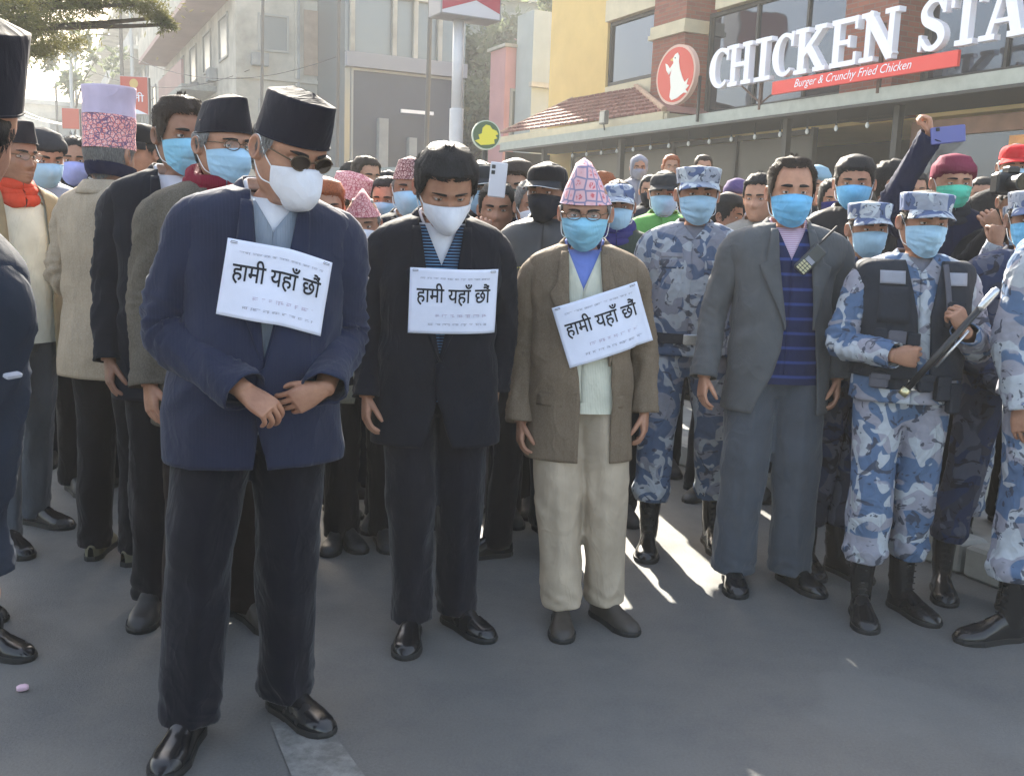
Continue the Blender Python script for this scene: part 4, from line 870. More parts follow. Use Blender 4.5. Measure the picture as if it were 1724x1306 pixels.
rb('eave_board', LINT, (-1.3, 5.9, .20, .34, 3.48, 3.66)); rb('eave_end', LINT, (5.91, 6.0, .22, 1.18, 3.48, 3.62))
# shopfront under the canopy
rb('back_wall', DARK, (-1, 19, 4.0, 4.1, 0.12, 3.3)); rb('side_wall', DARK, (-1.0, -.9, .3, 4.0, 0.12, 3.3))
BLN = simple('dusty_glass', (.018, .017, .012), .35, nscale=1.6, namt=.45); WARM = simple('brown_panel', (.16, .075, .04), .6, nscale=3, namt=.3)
w = rb('shop_window', FRM, *[(x - .03, x + .03, .95, 1.05, .5, 3.2) for x in (1.2, 3.2, 5.2, 7.1, 9.0)], (1.2, 9.0, .96, 1.04, 3.1, 3.18))
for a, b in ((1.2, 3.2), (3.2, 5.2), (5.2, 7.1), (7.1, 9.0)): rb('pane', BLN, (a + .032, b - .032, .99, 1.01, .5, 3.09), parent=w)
w = rb('shop_window', WARM, (11.4, 17, .5, .62, 2.84, 3.05), (11.4, 11.5, .5, .62, .5, 2.84), (13.9, 14.0, .5, .62, .5, 2.84)); rb('pane', GLS, (11.51, 13.89, .55, .565, .5, 2.835), (14.01, 17, .55, .565, .5, 2.835), parent=w)
rb('poster', simple('orange_print', (.62, .27, .08), .6, nscale=8, namt=.3), (12.9, 13.6, .535, .546, 2.35, 2.78))
for x in (1.0, 4.3, 9.1, 11.3, 15.2): rb('post', FRM, (x - .05, x + .05, .30, .40, .12, 3.27))
BULB = simple('bulb_glass', (.75, .75, .72), .15)
bulb = empty('hanging_bulb', W(0, .3, 0), RZ); b = MB(); b.tube([(0, 0, 3.27), (0, 0, 3.10)], .006, 5); b.build('cord', IRON, bulb)
b = MB(); b.tube([(0, 0, 3.11), (0, 0, 3.085)], .017, 8); b.build('socket', IRON, bulb); b = MB(); b.tube([(0, 0, 3.088), (0, 0, 3.07), (0, 0, 3.04), (0, 0, 3.015), (0, 0, 3.0)], [.012, .022, .03, .022, .004], 10); b.build('globe', BULB, bulb, smooth=True)
tag(bulb, 'unlit round bulb hanging in the row under the restaurant canopy', 'bulb', 'bulbs hanging under the canopy')
def copytree(o, loc=None, parent=None):
    c = o.copy(); COL.objects.link(c)
    if parent is not None: c.parent = parent
    if loc is not None: c.location = loc
    for ch in o.children: copytree(ch, None, c)
    return c
for i in range(15):
    if i == 0: bulb.location = W(2.4, .3, 0)
    else: copytree(bulb, W(2.4 + i * .60, .3, 0))
# string cable along the bulbs, floodlight on the fascia
fl = empty('floodlight', W(4.25, -.06, 0), RZ); b = MB(); b.box((0, 0, 3.66), (.22, .09, .26), bev=.01); b.build('housing', simple('grey_metal', (.16, .15, .13), .5, .4), fl); b = MB(); b.tube([(0, 0, 3.54), (0, .02, 3.42)], .014, 6); b.build('bracket', IRON, fl); b = MB(); b.box((0, -.05, 3.66), (.17, .01, .2)); b.build('lens', simple('lamp_lens', (.35, .34, .30), .2), fl); tag(fl, 'small boxy floodlight standing on the canopy edge before the tiled roof', 'floodlight')
# fence
fe = empty('iron_fence', W(0, -.35, 0), RZ); tag(fe, 'black iron railing in front of the dark shopfront, behind the crowd', 'fence'); fr = MB()
fr.box((9, 0, .35), (21, .22, .46)); fr.build('plinth', CONC, fe); fr = MB(); fr.box((9, 0, 2.05), (21, .03, .04)); fr.box((9, 0, .8), (21, .03, .04)); fr.build('rail', IRON, fe)
b = MB(); b.box((0, 0, 0), (.035, .02, 1.62)); b.add([(-.017, -.01, .81), (.017, -.01, .81), (.017, .01, .81), (-.017, .01, .81), (0, 0, .90)], [(0, 1, 4), (1, 2, 4), (2, 3, 4), (3, 0, 4)]); bar = b.build('bar', IRON, fe); bar.location = (-1, 0, 1.36)
for i in range(1, 150): o = bar.copy(); COL.objects.link(o); o.location = (-1 + i * .13, 0, 1.36)
# ---- the sign: slab-serif letters on posts
WHT = simple('white_letter', (.80, .80, .86), .5); SGR = simple('sign_red', (.72, .045, .035), .5); OVR = simple('oval_red', (.60, .05, .03), .5)
sg = empty('shop_sign', W(0, -.10, 0), RZ); tag(sg, 'big white slab letters reading CHICKEN STA over a red banner', 'sign')
def extr(poly, y0, y1):
    n = len(poly); V = [(x, y0, z) for x, z in poly] + [(x, y1, z) for x, z in poly]
    return V, [tuple(range(n))[::-1] if 0 else tuple(range(n)), tuple(range(2 * n - 1, n - 1, -1))] + [(i, i + n, (i + 1) % n + n, (i + 1) % n) for i in range(n)]
def stroke(b, pts, w, y0=-.05, y1=.05):
    P = np.array(pts, float); T = np.gradient(P, axis=0); T /= np.linalg.norm(T, axis=1)[:, None]; N = np.stack([-T[:, 1], T[:, 0]], -1) * (np.array(w, float)[:, None] if hasattr(w, '__len__') else w) / 2
    A, B = P + N, P - N; n = len(P)
    V = [(x, y0, z) for x, z in A] + [(x, y0, z) for x, z in B] + [(x, y1, z) for x, z in A] + [(x, y1, z) for x, z in B]; Fc = []
    for i in range(n - 1): Fc += [(i, n + i, n + i + 1, i + 1), (2 * n + i, 2 * n + i + 1, 3 * n + i + 1, 3 * n + i), (i, i + 1, 2 * n + i + 1, 2 * n + i), (n + i, 3 * n + i, 3 * n + i + 1, n + i + 1)]
    Fc += [(0, 2 * n, 3 * n, n), (n - 1, 2 * n - 1, 4 * n - 1, 3 * n - 1)]; b.add(V, Fc)
def letter(ch, s0, s1, z0=3.80, h=.64, hz=0):
    w = s1 - s0; b = MB(); X = lambda u: s0 + w * u; Z = lambda v: z0 + h * v; th = .26 * w; sh = .10 * h; k = [0]
    def ln(u0, v0, u1, v1, t): k[0] += .0015; stroke(b, [(X(u0), Z(v0)), (X(u1), Z(v1))], t, -.05 - k[0], .05 + k[0])
    def serif(u, v, l): ln(u - l / 2, v, u + l / 2, v, sh)
    if ch in 'HIKEN':
        pass
    a, c = .055, .945
    if ch == 'I': ln(.5, 0, .5, 1, th * 1.25); serif(.5, a, .92); serif(.5, c, .92)
    if ch == 'H':
        for u in (.2, .8): ln(u, 0, u, 1, th * .8); serif(u, a, .42); serif(u, c, .42)
        ln(.2, .5, .8, .5, sh * 1.1)
    if ch == 'K':
        ln(.2, 0, .2, 1, th * .8); serif(.2, a, .42); serif(.2, c, .42); ln(.26, .40, .80, .95, th * .5); ln(.42, .58, .84, .05, th * .72); serif(.80, a, .38); serif(.78, c, .36)
    if ch == 'E':
        ln(.24, 0, .24, 1, th * .85); ln(.05, a, .95, a, sh * 1.1); ln(.05, c, .95, c, sh * 1.1); ln(.24, .5, .72, .5, sh); ln(.91, 0, .91, .27, sh * .8); ln(.91, .73, .91, 1, sh * .8); ln(.70, .38, .70, .62, sh * .7)
    if ch == 'N':
        ln(.18, 0, .18, 1, th * .55); ln(.82, 0, .82, 1, th * .55); ln(.14, .97, .84, .04, th * .85); serif(.18, a, .40); serif(.14, c, .34); serif(.82, c, .38)
    if ch == 'T': ln(.5, 0, .5, 1, th * .95); serif(.5, a, .56); ln(.02, c, .98, c, sh * 1.2); ln(.07, .72, .07, 1, sh * .8); ln(.93, .72, .93, 1, sh * .8)
    if ch == 'A': ln(.18, .03, .47, .97, th * .45); ln(.82, .03, .53, .97, th * .85); ln(.3, .32, .7, .32, sh * .8); serif(.17, a, .36); serif(.82, a, .40); ln(.36, c, .62, c, sh)
    if ch in 'CS':
        if ch == 'C': th_ = np.linspace(.85, 2 * PI - .85, 22); P = [(X(.56 + .42 * math.cos(t)), Z(.5 + .44 * math.sin(t))) for t in th_]; wd = [th * (.45 + .75 * math.exp(-((t - PI) / .9) ** 2)) for t in th_]; stroke(b, P, wd, -.052, .052); ln(.88, .66, .88, .99, sh * .8)
        else:
            C = crom([(.84, .76), (.66, .93), (.40, .93), (.20, .78), (.26, .60), (.5, .50), (.76, .38), (.82, .20), (.62, .06), (.36, .07), (.16, .24)], 4)
            P = [(X(u), Z(v)) for u, v in C]; n = len(P); wd = [th * (.5 + .6 * math.exp(-((i / n - .5) / .22) ** 2)) for i in range(n)]; stroke(b, P, wd, -.052, .052); ln(.86, .68, .86, .99, sh * .8); ln(.13, .02, .13, .33, sh * .8)
    return b.build('letter', WHT, sg)
def su(u, v, off=.10):
    r = ray(u, v); n = Vector((-.8973, -.4414, 0)); P0 = A0 + n * off; t = (P0 - Vector((0, 0, HC))).dot(n) / r.dot(n); p = Vector((0, 0, HC)) + r * t; return (p - A0).dot(Vector((.4414, -.8973, 0)))
for ch, u0, u1, v in (('C', 1199, 1232, 118), ('H', 1231, 1269, 112), ('I', 1274, 1303, 105), ('C', 1305, 1341, 98), ('K', 1343, 1396, 90), ('E', 1401, 1449, 78), ('N', 1455, 1515, 65), ('S', 1549, 1599, 50), ('T', 1603, 1657, 42), ('A', 1656, 1733, 35)):
    o = letter(ch, su(u0, v), su(u1, v)); 
b = MB(); b.box(((9.26 + 12.6) / 2, -.02, 3.665), (12.6 - 9.26, .05, .19), bev=.004); bn = b.build('banner', SGR, sg)
V, Fc, sz = textgeo('Burger & Crunchy Fried Chicken', .35, 2); w_ = 2.15; V = V / sz * np.array([w_, .15]); mesh('banner_text', np.stack([9.75 + V[:, 0], np.full(len(V), -.048), 3.59 + V[:, 1]], -1), Fc, WHT, bn, smooth=False)
for x in (8.85, 11.25, 13.6):
    b = MB(); b.box((x, .09, 3.85), (.045, .045, .9)); 
    if x == 8.85: b.tube([(x, .1, 3.5), (x - .55, .1, 3.85)], .015, 6); b.tube([(x, .1, 3.5), (x + .5, .1, 3.72)], .015, 6)
    b.build('sign_post', simple('rusty_steel', (.10, .055, .04), .7), sg)
# round poultry sign
ov = empty('oval_sign', W(6.75, -.14, 4.16), RZ); tag(ov, 'oval red sign with a white hen beside the big letters', 'sign')
def disc(rx, rz, y, n=40): t = np.linspace(0, 2 * PI, n, endpoint=False); return [(rx * math.cos(a), rz * math.sin(a)) for a in t]
b = MB(); V, Fc = extr(disc(.575, .50, 0), -.03, .06); b.add(V, Fc); b.build('rim', simple('cream_rim', (.62, .40, .32), .5), ov)
b = MB(); V, Fc = extr(disc(.53, .455, 0), -.036, -.029); b.add(V, Fc); b.build('red_field', OVR, ov)
b = MB(); hen = [(-.02, .34), (.05, .36), (.10, .30), (.10, .20), (.14, .08), (.22, -.06), (.30, -.16), (.40, -.10), (.36, -.20), (.44, -.22), (.34, -.28), (.40, -.34), (.28, -.33), (.10, -.40), (-.06, -.42), (-.12, -.36), (-.10, -.20), (-.14, -.02), (-.10, .10), (-.18, .02), (-.26, .10), (-.30, .22), (-.24, .20), (-.16, .12), (-.06, .20), (-.08, .28)]
V, Fc = extr(hen[::-1], -.044, -.035); b.add(V, Fc); o = b.build('hen', simple('hen_white', (.78, .76, .68), .5), ov)
b = MB(); V, Fc = extr([(-.08, .29), (-.15, .26), (-.07, .23)][::-1], -.047, -.040); b.add(V, Fc); b.build('beak', simple('beak_yellow', (.7, .45, .08), .5), o); b = MB(); V, Fc = extr(disc(.014, .014, 0, 10), -.048, -.04); b.add(np.array(V) + (-.01, 0, .28), Fc); b.build('eye', BLKP, o)
b = MB(); b.box((.58, .07, -.45), (.04, .04, .75)); b.build('sign_post', IRON, ov)
# dark box sign on the white pole
ps = empty('pole_sign', (0, 0, 0)); Y = 21.0; p0 = atY(766, 300, Y); p1 = atY(774, 34, Y); tag(ps, 'tall white pole carrying a red and white box sign', 'sign pole')
b = MB(); b.tube([(p0.x, Y, 0), (p0.x, Y, (p0.z + p1.z) / 2 - .2), (p0.x, Y, (p0.z + p1.z) / 2 - .18)], .145, 16); b.tube([(p0.x, Y, (p0.z + p1.z) / 2 - .18), (p0.x, Y, p1.z)], .115, 16); b.build('pole', simple('white_painted_steel', (.62, .60, .60), .5, nscale=3, namt=.1), ps, smooth=True)
Rz = np.array(Matrix.Rotation(math.radians(28), 3, 'Z')); cz = p1.z + .5; T = lambda P: np.asarray(P, float) @ Rz.T + np.array([p0.x + .12, Y, cz])
b = MB(); b.box((p0.x + .12, Y, cz), (1.35, .62, 1.0), R=Rz, bev=.02); b.build('sign_box', simple('grey_box', (.30, .28, .28), .6), ps)
b = MB(); b.add(T([(-.64, -.313, -.47), (.64, -.313, -.47), (.64, -.313, .47), (-.64, -.313, .47)]), [(0, 1, 2, 3)]); f_ = b.build('face', simple('white_sheet', (.62, .60, .62), .4), ps)
b = MB(); b.add(T([(-.64, -.317, -.42), (.10, -.317, -.16), (.64, -.317, -.36), (.64, -.317, .47), (-.64, -.317, .47)]), [(0, 1, 2, 3, 4)]); b.build('red_print', simple('crimson_print', (.40, .02, .05), .5), f_)
# small round sign
rs = empty('round_sign', atY(818, 228, 12.5), math.radians(12)); tag(rs, 'round green and yellow sign on a post behind the bareheaded man', 'sign'); r0 = .165
b = MB(); V, Fc = extr(disc(r0 * 1.08, r0 * 1.08, 0), -.03, .03); b.add(V, Fc); b.build('rim', simple('pale_rim', (.5, .55, .45), .5), rs); b = MB(); V, Fc = extr(disc(r0, r0, 0), -.034, -.029); b.add(V, Fc); b.build('green_field', simple('sign_green', (.04, .09, .03), .5), rs)
b = MB(); V, Fc = extr([(x * r0, z * r0) for x, z in [(-.85, -.45), (-.5, -.3), (-.6, 0), (-.35, .1), (-.3, .5), (-.05, .75), (.25, .7), (.45, .45), (.75, .35), (.9, .1), (.7, 0), (.85, -.2), (.6, -.3), (.65, -.6), (.2, -.7), (-.4, -.75)]][::-1], -.038, -.033); b.add(V, Fc); b.build('yellow_figure', simple('sign_yellow', (.70, .60, .03), .5), rs)
b = MB(); b.tube([(0, .05, -2.6), (0, .05, -.1)], .03, 8); b.build('post', IRON, rs)
# ---- far buildings
def block(name, label, u, v, Y, ang, Ls, depth, z1, wall, wins=(), side=None, z0=0, slabs=(), slabm=None, winm=None, frame=None, rail=None, pilas=(), pm=None):
    """box: local x along the facade from its near corner, y inward; windows (x0,x1,z0,z1) real recesses are dark panes in proud frames"""
    c = atY(u, v, Y); o = empty(name, (c.x, c.y, 0), ang); tag(o, label, 'building')
    b = MB(); b.box((Ls / 2, depth / 2, (z0 + z1) / 2), (Ls, depth, z1 - z0)); b.build('wall', wall, o); winm = winm or simple('far_glass', (.05, .065, .08), .25); frame = frame or simple('far_frame', (.25, .26, .25), .7)
    for w in wins:
        x0, x1, a, bb = w[:4]; yy = w[4] if len(w) > 4 else 0
        fr = MB(); t = .07; D = .06
        for q in ((x0 - t, x1 + t, a - t, a), (x0 - t, x1 + t, bb, bb + t), (x0 - t, x0, a, bb), (x1, x1 + t, a, bb)):
            if yy == 0: fr.box(((q[0] + q[1]) / 2, -D / 2 + .001, (q[2] + q[3]) / 2), (q[1] - q[0], D, q[3] - q[2]))
            else: fr.box((-D / 2, (q[0] + q[1]) / 2, (q[2] + q[3]) / 2), (D, q[1] - q[0], q[3] - q[2]))
        f = fr.build('window', frame, o); p = MB()
        if yy == 0: p.box(((x0 + x1) / 2, -.01, (a + bb) / 2), (x1 - x0, .016, bb - a))
        else: p.box((-.01, (x0 + x1) / 2, (a + bb) / 2), (.016, x1 - x0, bb - a))
        p.build('pane', winm, f)
    for s_ in slabs:
        x0, x1, y0, y1, a, bb = s_; b = MB(); b.box(((x0 + x1) / 2, (y0 + y1) / 2, (a + bb) / 2), (x1 - x0, y1 - y0, bb - a)); b.build('slab', slabm or CONC, o)
    return o
HB1 = simple('far_pale_wall', (.38, .36, .31), .9, nscale=.9, namt=.35); HB2 = simple('far_pink_wall', (.34, .22, .20), .9, nscale=.5, namt=.15); HB3 = simple('far_grey_wall', (.26, .27, .27), .9, nscale=.9, namt=.35); HBK = simple('far_brick_panel', (.33, .24, .18), .9, nscale=2, namt=.2); HB4 = simple('dark_shop', (.04, .05, .075), .6, nscale=.5, namt=.2)
FG = simple('far_window_hazed', (.13, .145, .15), .3)  # pane colour lightened to stand in for distance haze
DW = math.atan2(.8973, -.4414)   # facade running away from the camera
# block C: street facade with balconies, near corner at u=400; its gable (yy=1) faces the camera
wl = []; sl_ = []
for f in range(9):
    z = 1.0 + f * 3.2
    for i in range(7): wl.append((1.2 + i * 4.2, 2.9 + i * 4.2, z + .9, z + 2.5))
    if f: sl_ += [(-.2 + 9 * (f % 3), 16 + 5 * (f % 2), -1.5, .02, z - .25, z), (-.2 + 9 * (f % 3), 16 + 5 * (f % 2), -1.5, -1.42, z + .001, z + 1.0)]
# local frame: x away along the street, y to the left -> mirror by using negative depth on the far side
def blockR(name, label, u, v, Y, L, D, z1, wall, wins, gwins, slabs, panels=()):
    c = atY(u, v, Y); o = empty(name, (c.x, c.y, 0), math.atan2(.4414, .8973)); tag(o, label, 'building')
    # local x = gable direction (.897,.441), local y = street direction away (-.441,.897)
    b = MB(); b.box((D / 2, L / 2, z1 / 2), (D, L, z1)); b.build('wall', wall, o); fm = simple('far_frame', (.30, .30, .28), .7)
    for (y0, y1, a, bb) in wins:
        f = MB(); 
        for q in ((y0 - .08, y1 + .08, a - .08, a), (y0 - .08, y1 + .08, bb, bb + .08), (y0 - .08, y0, a, bb), (y1, y1 + .08, a, bb)): f.box((-.03, (q[0] + q[1]) / 2, (q[2] + q[3]) / 2), (.08, q[1] - q[0], q[3] - q[2]))
        w = f.build('window', fm, o); p = MB(); p.box((-.006, (y0 + y1) / 2, (a + bb) / 2), (.02, y1 - y0, bb - a)); p.build('pane', FG, w)
    for (x0, x1, a, bb) in gwins:
        f = MB()
        for q in ((x0 - .08, x1 + .08, a - .08, a), (x0 - .08, x1 + .08, bb, bb + .08), (x0 - .08, x0, a, bb), (x1, x1 + .08, a, bb)): f.box(((q[0] + q[1]) / 2, -.03, (q[2] + q[3]) / 2), (q[1] - q[0], .08, q[3] - q[2]))
        w = f.build('window', fm, o); p = MB(); p.box(((x0 + x1) / 2, -.006, (a + bb) / 2), (x1 - x0, .02, bb - a)); p.build('pane', FG, w)
    for (x0, x1, y0, y1, a, bb, mm, nme) in slabs:
        b = MB(); b.box(((x0 + x1) / 2, (y0 + y1) / 2, (a + bb) / 2), (x1 - x0, y1 - y0, bb - a)); b.build(nme, mm, o)
    return o
wl, gw, sb_ = [], [], []
for f in range(4):
    z = .6 + f * 3.1
    for i in range(7): wl.append((1.5 + i * 4.0, 3.3 + i * 4.0, z + .9, z + 2.4))
    gw.append((.9, 1.9, z + 1.0, z + 2.2)) if f in (1, 2, 3, 5) else None
    if f: sb_ += [(-1.4, 0, .2 + (f % 3) * 2, 12 + (f % 2) * 9, z - .22, z, HB2 if f % 2 else CONC, 'balcony'), (-1.4, -1.3, .2 + (f % 3) * 2, 12 + (f % 2) * 9, z + .002, z + .95, HB2 if f % 2 == 0 else HB1, 'parapet')]
    sb_.append((.55 + .9 * (f % 2), 1.15 + .9 * (f % 2), -.38, -.03, z + .35, z + .8, HB3, 'air_conditioner')); sb_.append((2.28, 2.36, -.2, -.12, z, z + 3.0, HB3, 'drain_pipe')); sb_ += [(-.35, -.02, 2.0 + 5 * i + f, 2.8 + 5 * i + f, z + .2, z + .7, HB3, 'air_conditioner') for i in range(4)]; sb_.append((2.55, 4.45, -.05, .02, z + .2, z + 2.6, HBK, 'brick_panel')); sb_.append((0, 5.2, -.10, .02, z - .12, z + .02, HB1, 'string_course')); sb_.append((2.2, 2.42, -.12, .02, z + .03, z + 2.95, HB1, 'pier')); sb_.append((4.6, 4.85, -.12, .02, z + .03, z + 2.95, HB1, 'pier'))
blockR('apartment_block', 'tall pale apartment block with brick panels behind the black topi', 398, 200, 38, 29, 5.2, 13, HB1, wl, gw, sb_)
_ = None
wl, sb_ = [], []
for f in range(5):
    z = .8 + f * 3.1
    for i in range(12): wl.append((1.5 + i * 4.4, 3.6 + i * 4.4, z + .8, z + 2.4))
    if f: sb_ += [(-1.5, 0, 1 + 3 * (f % 2), 50, z - .25, z, HB1, 'balcony'), (-1.5, -1.4, 1 + 3 * (f % 2), 50, z + .002, z + .9, HB2 if f % 2 else HB3, 'parapet')]
sb_.append((-1.9, 14, -.3, 60, 16.6, 17.1, HB1, 'roof_slab'))
blockR('terrace_block', 'long hazy terrace with balconies running down the street at left', 262, 200, 71, 60, 14, 16.5, HB3, wl, [], sb_)
# block B: glass office above a dark shop
DGL = simple('office_glass', (.17, .19, .20), .25, .3); wl, gw, sb_ = [], [], []
for i, x in enumerate((.15, 1.7, 2.5, 3.45)): sb_.append((x, x + .16, -.18, .02, 7.42, 13, HB1, 'mullion'))
for z in (9.4, 11.9): sb_.append((0, 4.6, -.22, .02, z, z + .28, HB1, 'spandrel'))
sb_ += [(0, 4.6, -.25, .02, 6.9, 7.4, simple('grey_band', (.25, .25, .27), .8), 'signboard'), (1.2, 1.55, -.3, .02, 2.4, 5.2, HB3, 'column'), (2.35, 2.65, -.3, .02, 2.4, 4.6, HB3, 'column'), (0, 5, -4.0, -.5, 0, 2.6, CONC, 'forecourt_wall')]
b = blockR('shop_block', 'grey glass-fronted block over a dark shop with a pale strip light', 580, 200, 36, 10, 4.6, 13, DGL, [], [(.3, 4.3, 2.4, 6.8)], sb_); 
for c in b.children_recursive:
    if c.name.startswith('pane'): c.data.materials[0] = HB4
s_ = MB(); s_.box((2.6, -.4, 5.5), (1.25, .1, .12)); s_.build('strip_light', simple('white_tube', (.85, .85, .85), .4), b)
p = blockR('pink_house', 'small pink house with one dark window left of the yellow wall', 848, 200, 34, 1.2, 1.1, 7.4, simple('rose_render', (.48, .24, .24), .9, nscale=1, namt=.1), [], [(.28, .56, 4.6, 6.0)], [(-.1, 1.1, -.15, 1.3, 7.4, 7.5, HB1, 'roof_edge'), (.98, 1.06, -.08, .01, 0, 7.3, HB1, 'pipe')])
blockR('pale_annex', 'pale green-white annex between the pink house and the yellow wall', 893, 200, 33, 1.2, 2.2, 8.4, simple('pale_render', (.33, .36, .35), .9, nscale=1, namt=.1), [], [], [(-.1, 2.3, -.2, .02, 6.0, 6.15, HB1, 'ledge')])
wl, gw, sb_ = [], [], []
for f in range(5):
    z = .5 + f * 3.1
    for i in range(4): gw.append((.7 + i * 1.75, 1.6 + i * 1.75, z + .9, z + 2.3))
    sb_ += [(-.1, 7.6, -.5, .02, z - .15, z, HB1, 'ledge'), (1.6 + (f % 2) * 2, 3.6 + (f % 2) * 2, -1.0, .02, z + .002, z + .1, HB3, 'balcony'), (1.6 + (f % 2) * 2, 3.6 + (f % 2) * 2, -1.0, -.94, z + .102, z + 1.0, HB2, 'parapet'), (.25 + f % 3, .33 + f % 3, -.12, -.02, z, z + 3, HB3, 'drain_pipe')]
blockR('tenement_block', 'weathered grey-green tenement behind the trees and the white sign pole', 726, 200, 50, 6, 7.5, 15.5, simple('stained_plaster', (.30, .31, .27), .9, nscale=.8, namt=.4), [], gw, sb_)
blockR('low_building', 'low pale building closing the far end of the street', 30, 250, 95, 20, 14, 11.5, HB1, [], [(1 + i * 2.6, 2.2 + i * 2.6, 1 + 3 * j, 2.6 + 3 * j) for i in range(5) for j in range(3)], [(-.5, 14.5, -.6, .02, 11.5, 11.9, HB3, 'roof_slab')])
blockR('low_building', 'second low building with a dark roof edge behind the street lamps', 85, 250, 85, 20, 9, 9.2, HB3, [], [(1 + i * 2.6, 2.2 + i * 2.6, 1 + 3 * j, 2.6 + 3 * j) for i in range(3) for j in range(2)], [(-.5, 9.5, -.6, .02, 9.2, 9.7, HB1, 'roof_slab')])
# compound wall behind the crowd
wv = MB(); a, b_2 = atY(545, 300, 29), atY(850, 300, 26); d = b_2 - a; wv.box(((a.x + b_2.x) / 2, (a.y + b_2.y) / 2, 1.5), (d.length, .3, 3.0), R=np.array(Matrix.Rotation(math.atan2(d.y, d.x), 3, 'Z')))
tag(wv.build('compound_wall', simple('wall_grey', (.26, .28, .27), .9, nscale=.8, namt=.2)), 'long grey compound wall behind the crowd, below the white pole', 'wall')
# lamp posts, poles, wires
def lamp(u, v0, Y, vt, label, arm=1):
    c = atY(u, v0, Y); t = atY(u, vt, Y); o = empty('street_lamp', (c.x, Y, 0)); tag(o, label, 'street lamp'); b = MB(); b.tube([(0, 0, 0), (0, 0, t.z)], [.11, .07], 8); b.build('pole', simple('pale_steel', (.45, .46, .45), .5), o)
    b = MB(); b.tube([(0, 0, t.z), (arm * .5, 0, t.z + .35), (arm * 1.3, 0, t.z + .45)], .04, 6); b.build('arm', simple('pale_steel', (.45, .46, .45), .5), o); b = MB(); b.box((arm * 1.5, 0, t.z + .43), (.6, .2, .1), bev=.03); b.build('lamp_head', simple('grey_metal', (.16, .15, .13), .5), o)
lamp(225, 200, 42, -10, 'pale lamp post before the apartment block, tallest at left'); lamp(122, 200, 44, 78, 'left of the two pale lamp posts against the bright sky', -1); lamp(130, 200, 52, 72, 'right of the two pale lamp posts against the bright sky', 1)
def pole(u, Y, z, label, r=.07, lean=0):
    c = atY(u, 250, Y); b = MB(); b.tube([(c.x, Y, 0), (c.x + lean, Y, z)], [r * 1.2, r], 8); tag(b.build('utility_pole', simple('dark_pole', (.09, .085, .08), .8)), label, 'pole'); return c
pole(436, 30, 8.0, 'thin dark pole in front of the brick-panelled block', .045, .15); pole(209, 40, 11, 'dark utility pole beside the pale lamp post'); pole(716, 27, 14, 'thin dark pole left of the white sign pole', .055, .12); pole(566, 31, 14, 'thin dark pole at the edge of the dark shop', .05, .1); pole(98, 60, 9, 'short dark pole in the gap of bright sky')
for i, (u0, v0, Y0, u1, v1, Y1) in enumerate(((0, 178, 30, 260, 165, 40), (0, 165, 30, 230, 175, 40), (130, 108, 44, 420, 118, 38), (209, 90, 40, 566, 96, 31))):
    a, b_2 = atY(u0, v0, Y0), atY(u1, v1, Y1); P = [a.lerp(b_2, t) - Vector((0, 0, .8 * 4 * t * (1 - t))) for t in np.linspace(0, 1, 14)]; b = MB(); b.tube(P, .014, 4); tag(b.build('overhead_cable', IRON), ['overhead cable low across the bright sky at far left', 'second overhead cable crossing just above the far left roofs', 'cable from the paired lamps to the apartment block', 'cable from the utility pole to the dark shop'][i], 'cable')
# red hanging signs on the left
def rsign(u0, u1, v0, v1, Y, label, txt=None):
    c = atY((u0 + u1) / 2, (v0 + v1) / 2, Y); w = (u1 - u0) / F * Y; h = (v1 - v0) / F * Y; o = empty('hanging_sign', c, math.radians(8)); tag(o, label, 'sign')
    b = MB(); b.box((0, .03, 0), (w * 1.08, .05, h * 1.04), bev=.005); b.build('frame', simple('sign_frame', (.5, .42, .40), .6), o); b = MB(); b.box((0, -.005, 0), (w, .02, h)); f = b.build('panel', simple('panel_red', (.50, .07, .04), .6), o)
    b = MB(); b.tube([(w * .56, .03, -c.z), (w * .56, .03, h * .5)], .03, 6); b.build('post', IRON, o)
    if txt:
        V, Fc, sz = textgeo(txt); V = V / sz * np.array([w * .75, h * .26]); mesh('lettering', np.stack([V[:, 0] - w * .38, np.full(len(V), -.018), V[:, 1] - h * .17], -1), Fc, WHT, f, smooth=False)
        b = MB(); V, Fc = extr(disc(w * .16, h * .13, 0, 16), -.022, -.014); b.add(np.array(V) + (0, 0, h * .32), Fc); b.build('emblem', simple('gold_print', (.60, .40, .12), .5), f); b = MB(); V, Fc = extr([(-w * .5, -h * .5), (w * .5, -h * .5), (w * .1, -h * .38)], -.022, -.014); b.add(V, Fc); b.build('white_wedge', WHT, f)
    return o
rsign(205, 247, 132, 190, 24, 'upright red sign with gold emblem beside the rose topi', 'गली'); rsign(106, 132, 184, 216, 30, 'faded plain red sign left of the rose topi')
# concrete block behind the officers
b = MB(); c = gnd(1650, 900); z = np.array([0, .05, .5, .62, .66]); w = np.array([.42, .44, .36, .30, .22]); th = np.linspace(0, 2 * PI, 28, endpoint=False)
V = [(wi * np.sign(math.cos(t)) * abs(math.cos(t)) ** .5, wi * .8 * np.sign(math.sin(t)) * abs(math.sin(t)) ** .5, zi) for zi, wi in zip(z, w) for t in th]; b.add(np.array(V) + np.array([c.x + .12, c.y + .55, 0]), gF(5, 28).tolist() + [list(range(112, 140))]); tag(b.build('bollard', simple('pale_concrete', (.38, .37, .32), .85, nscale=14, namt=.3, bump=.01), smooth=True), 'squat pale concrete block on the ground behind the officers', 'bollard')
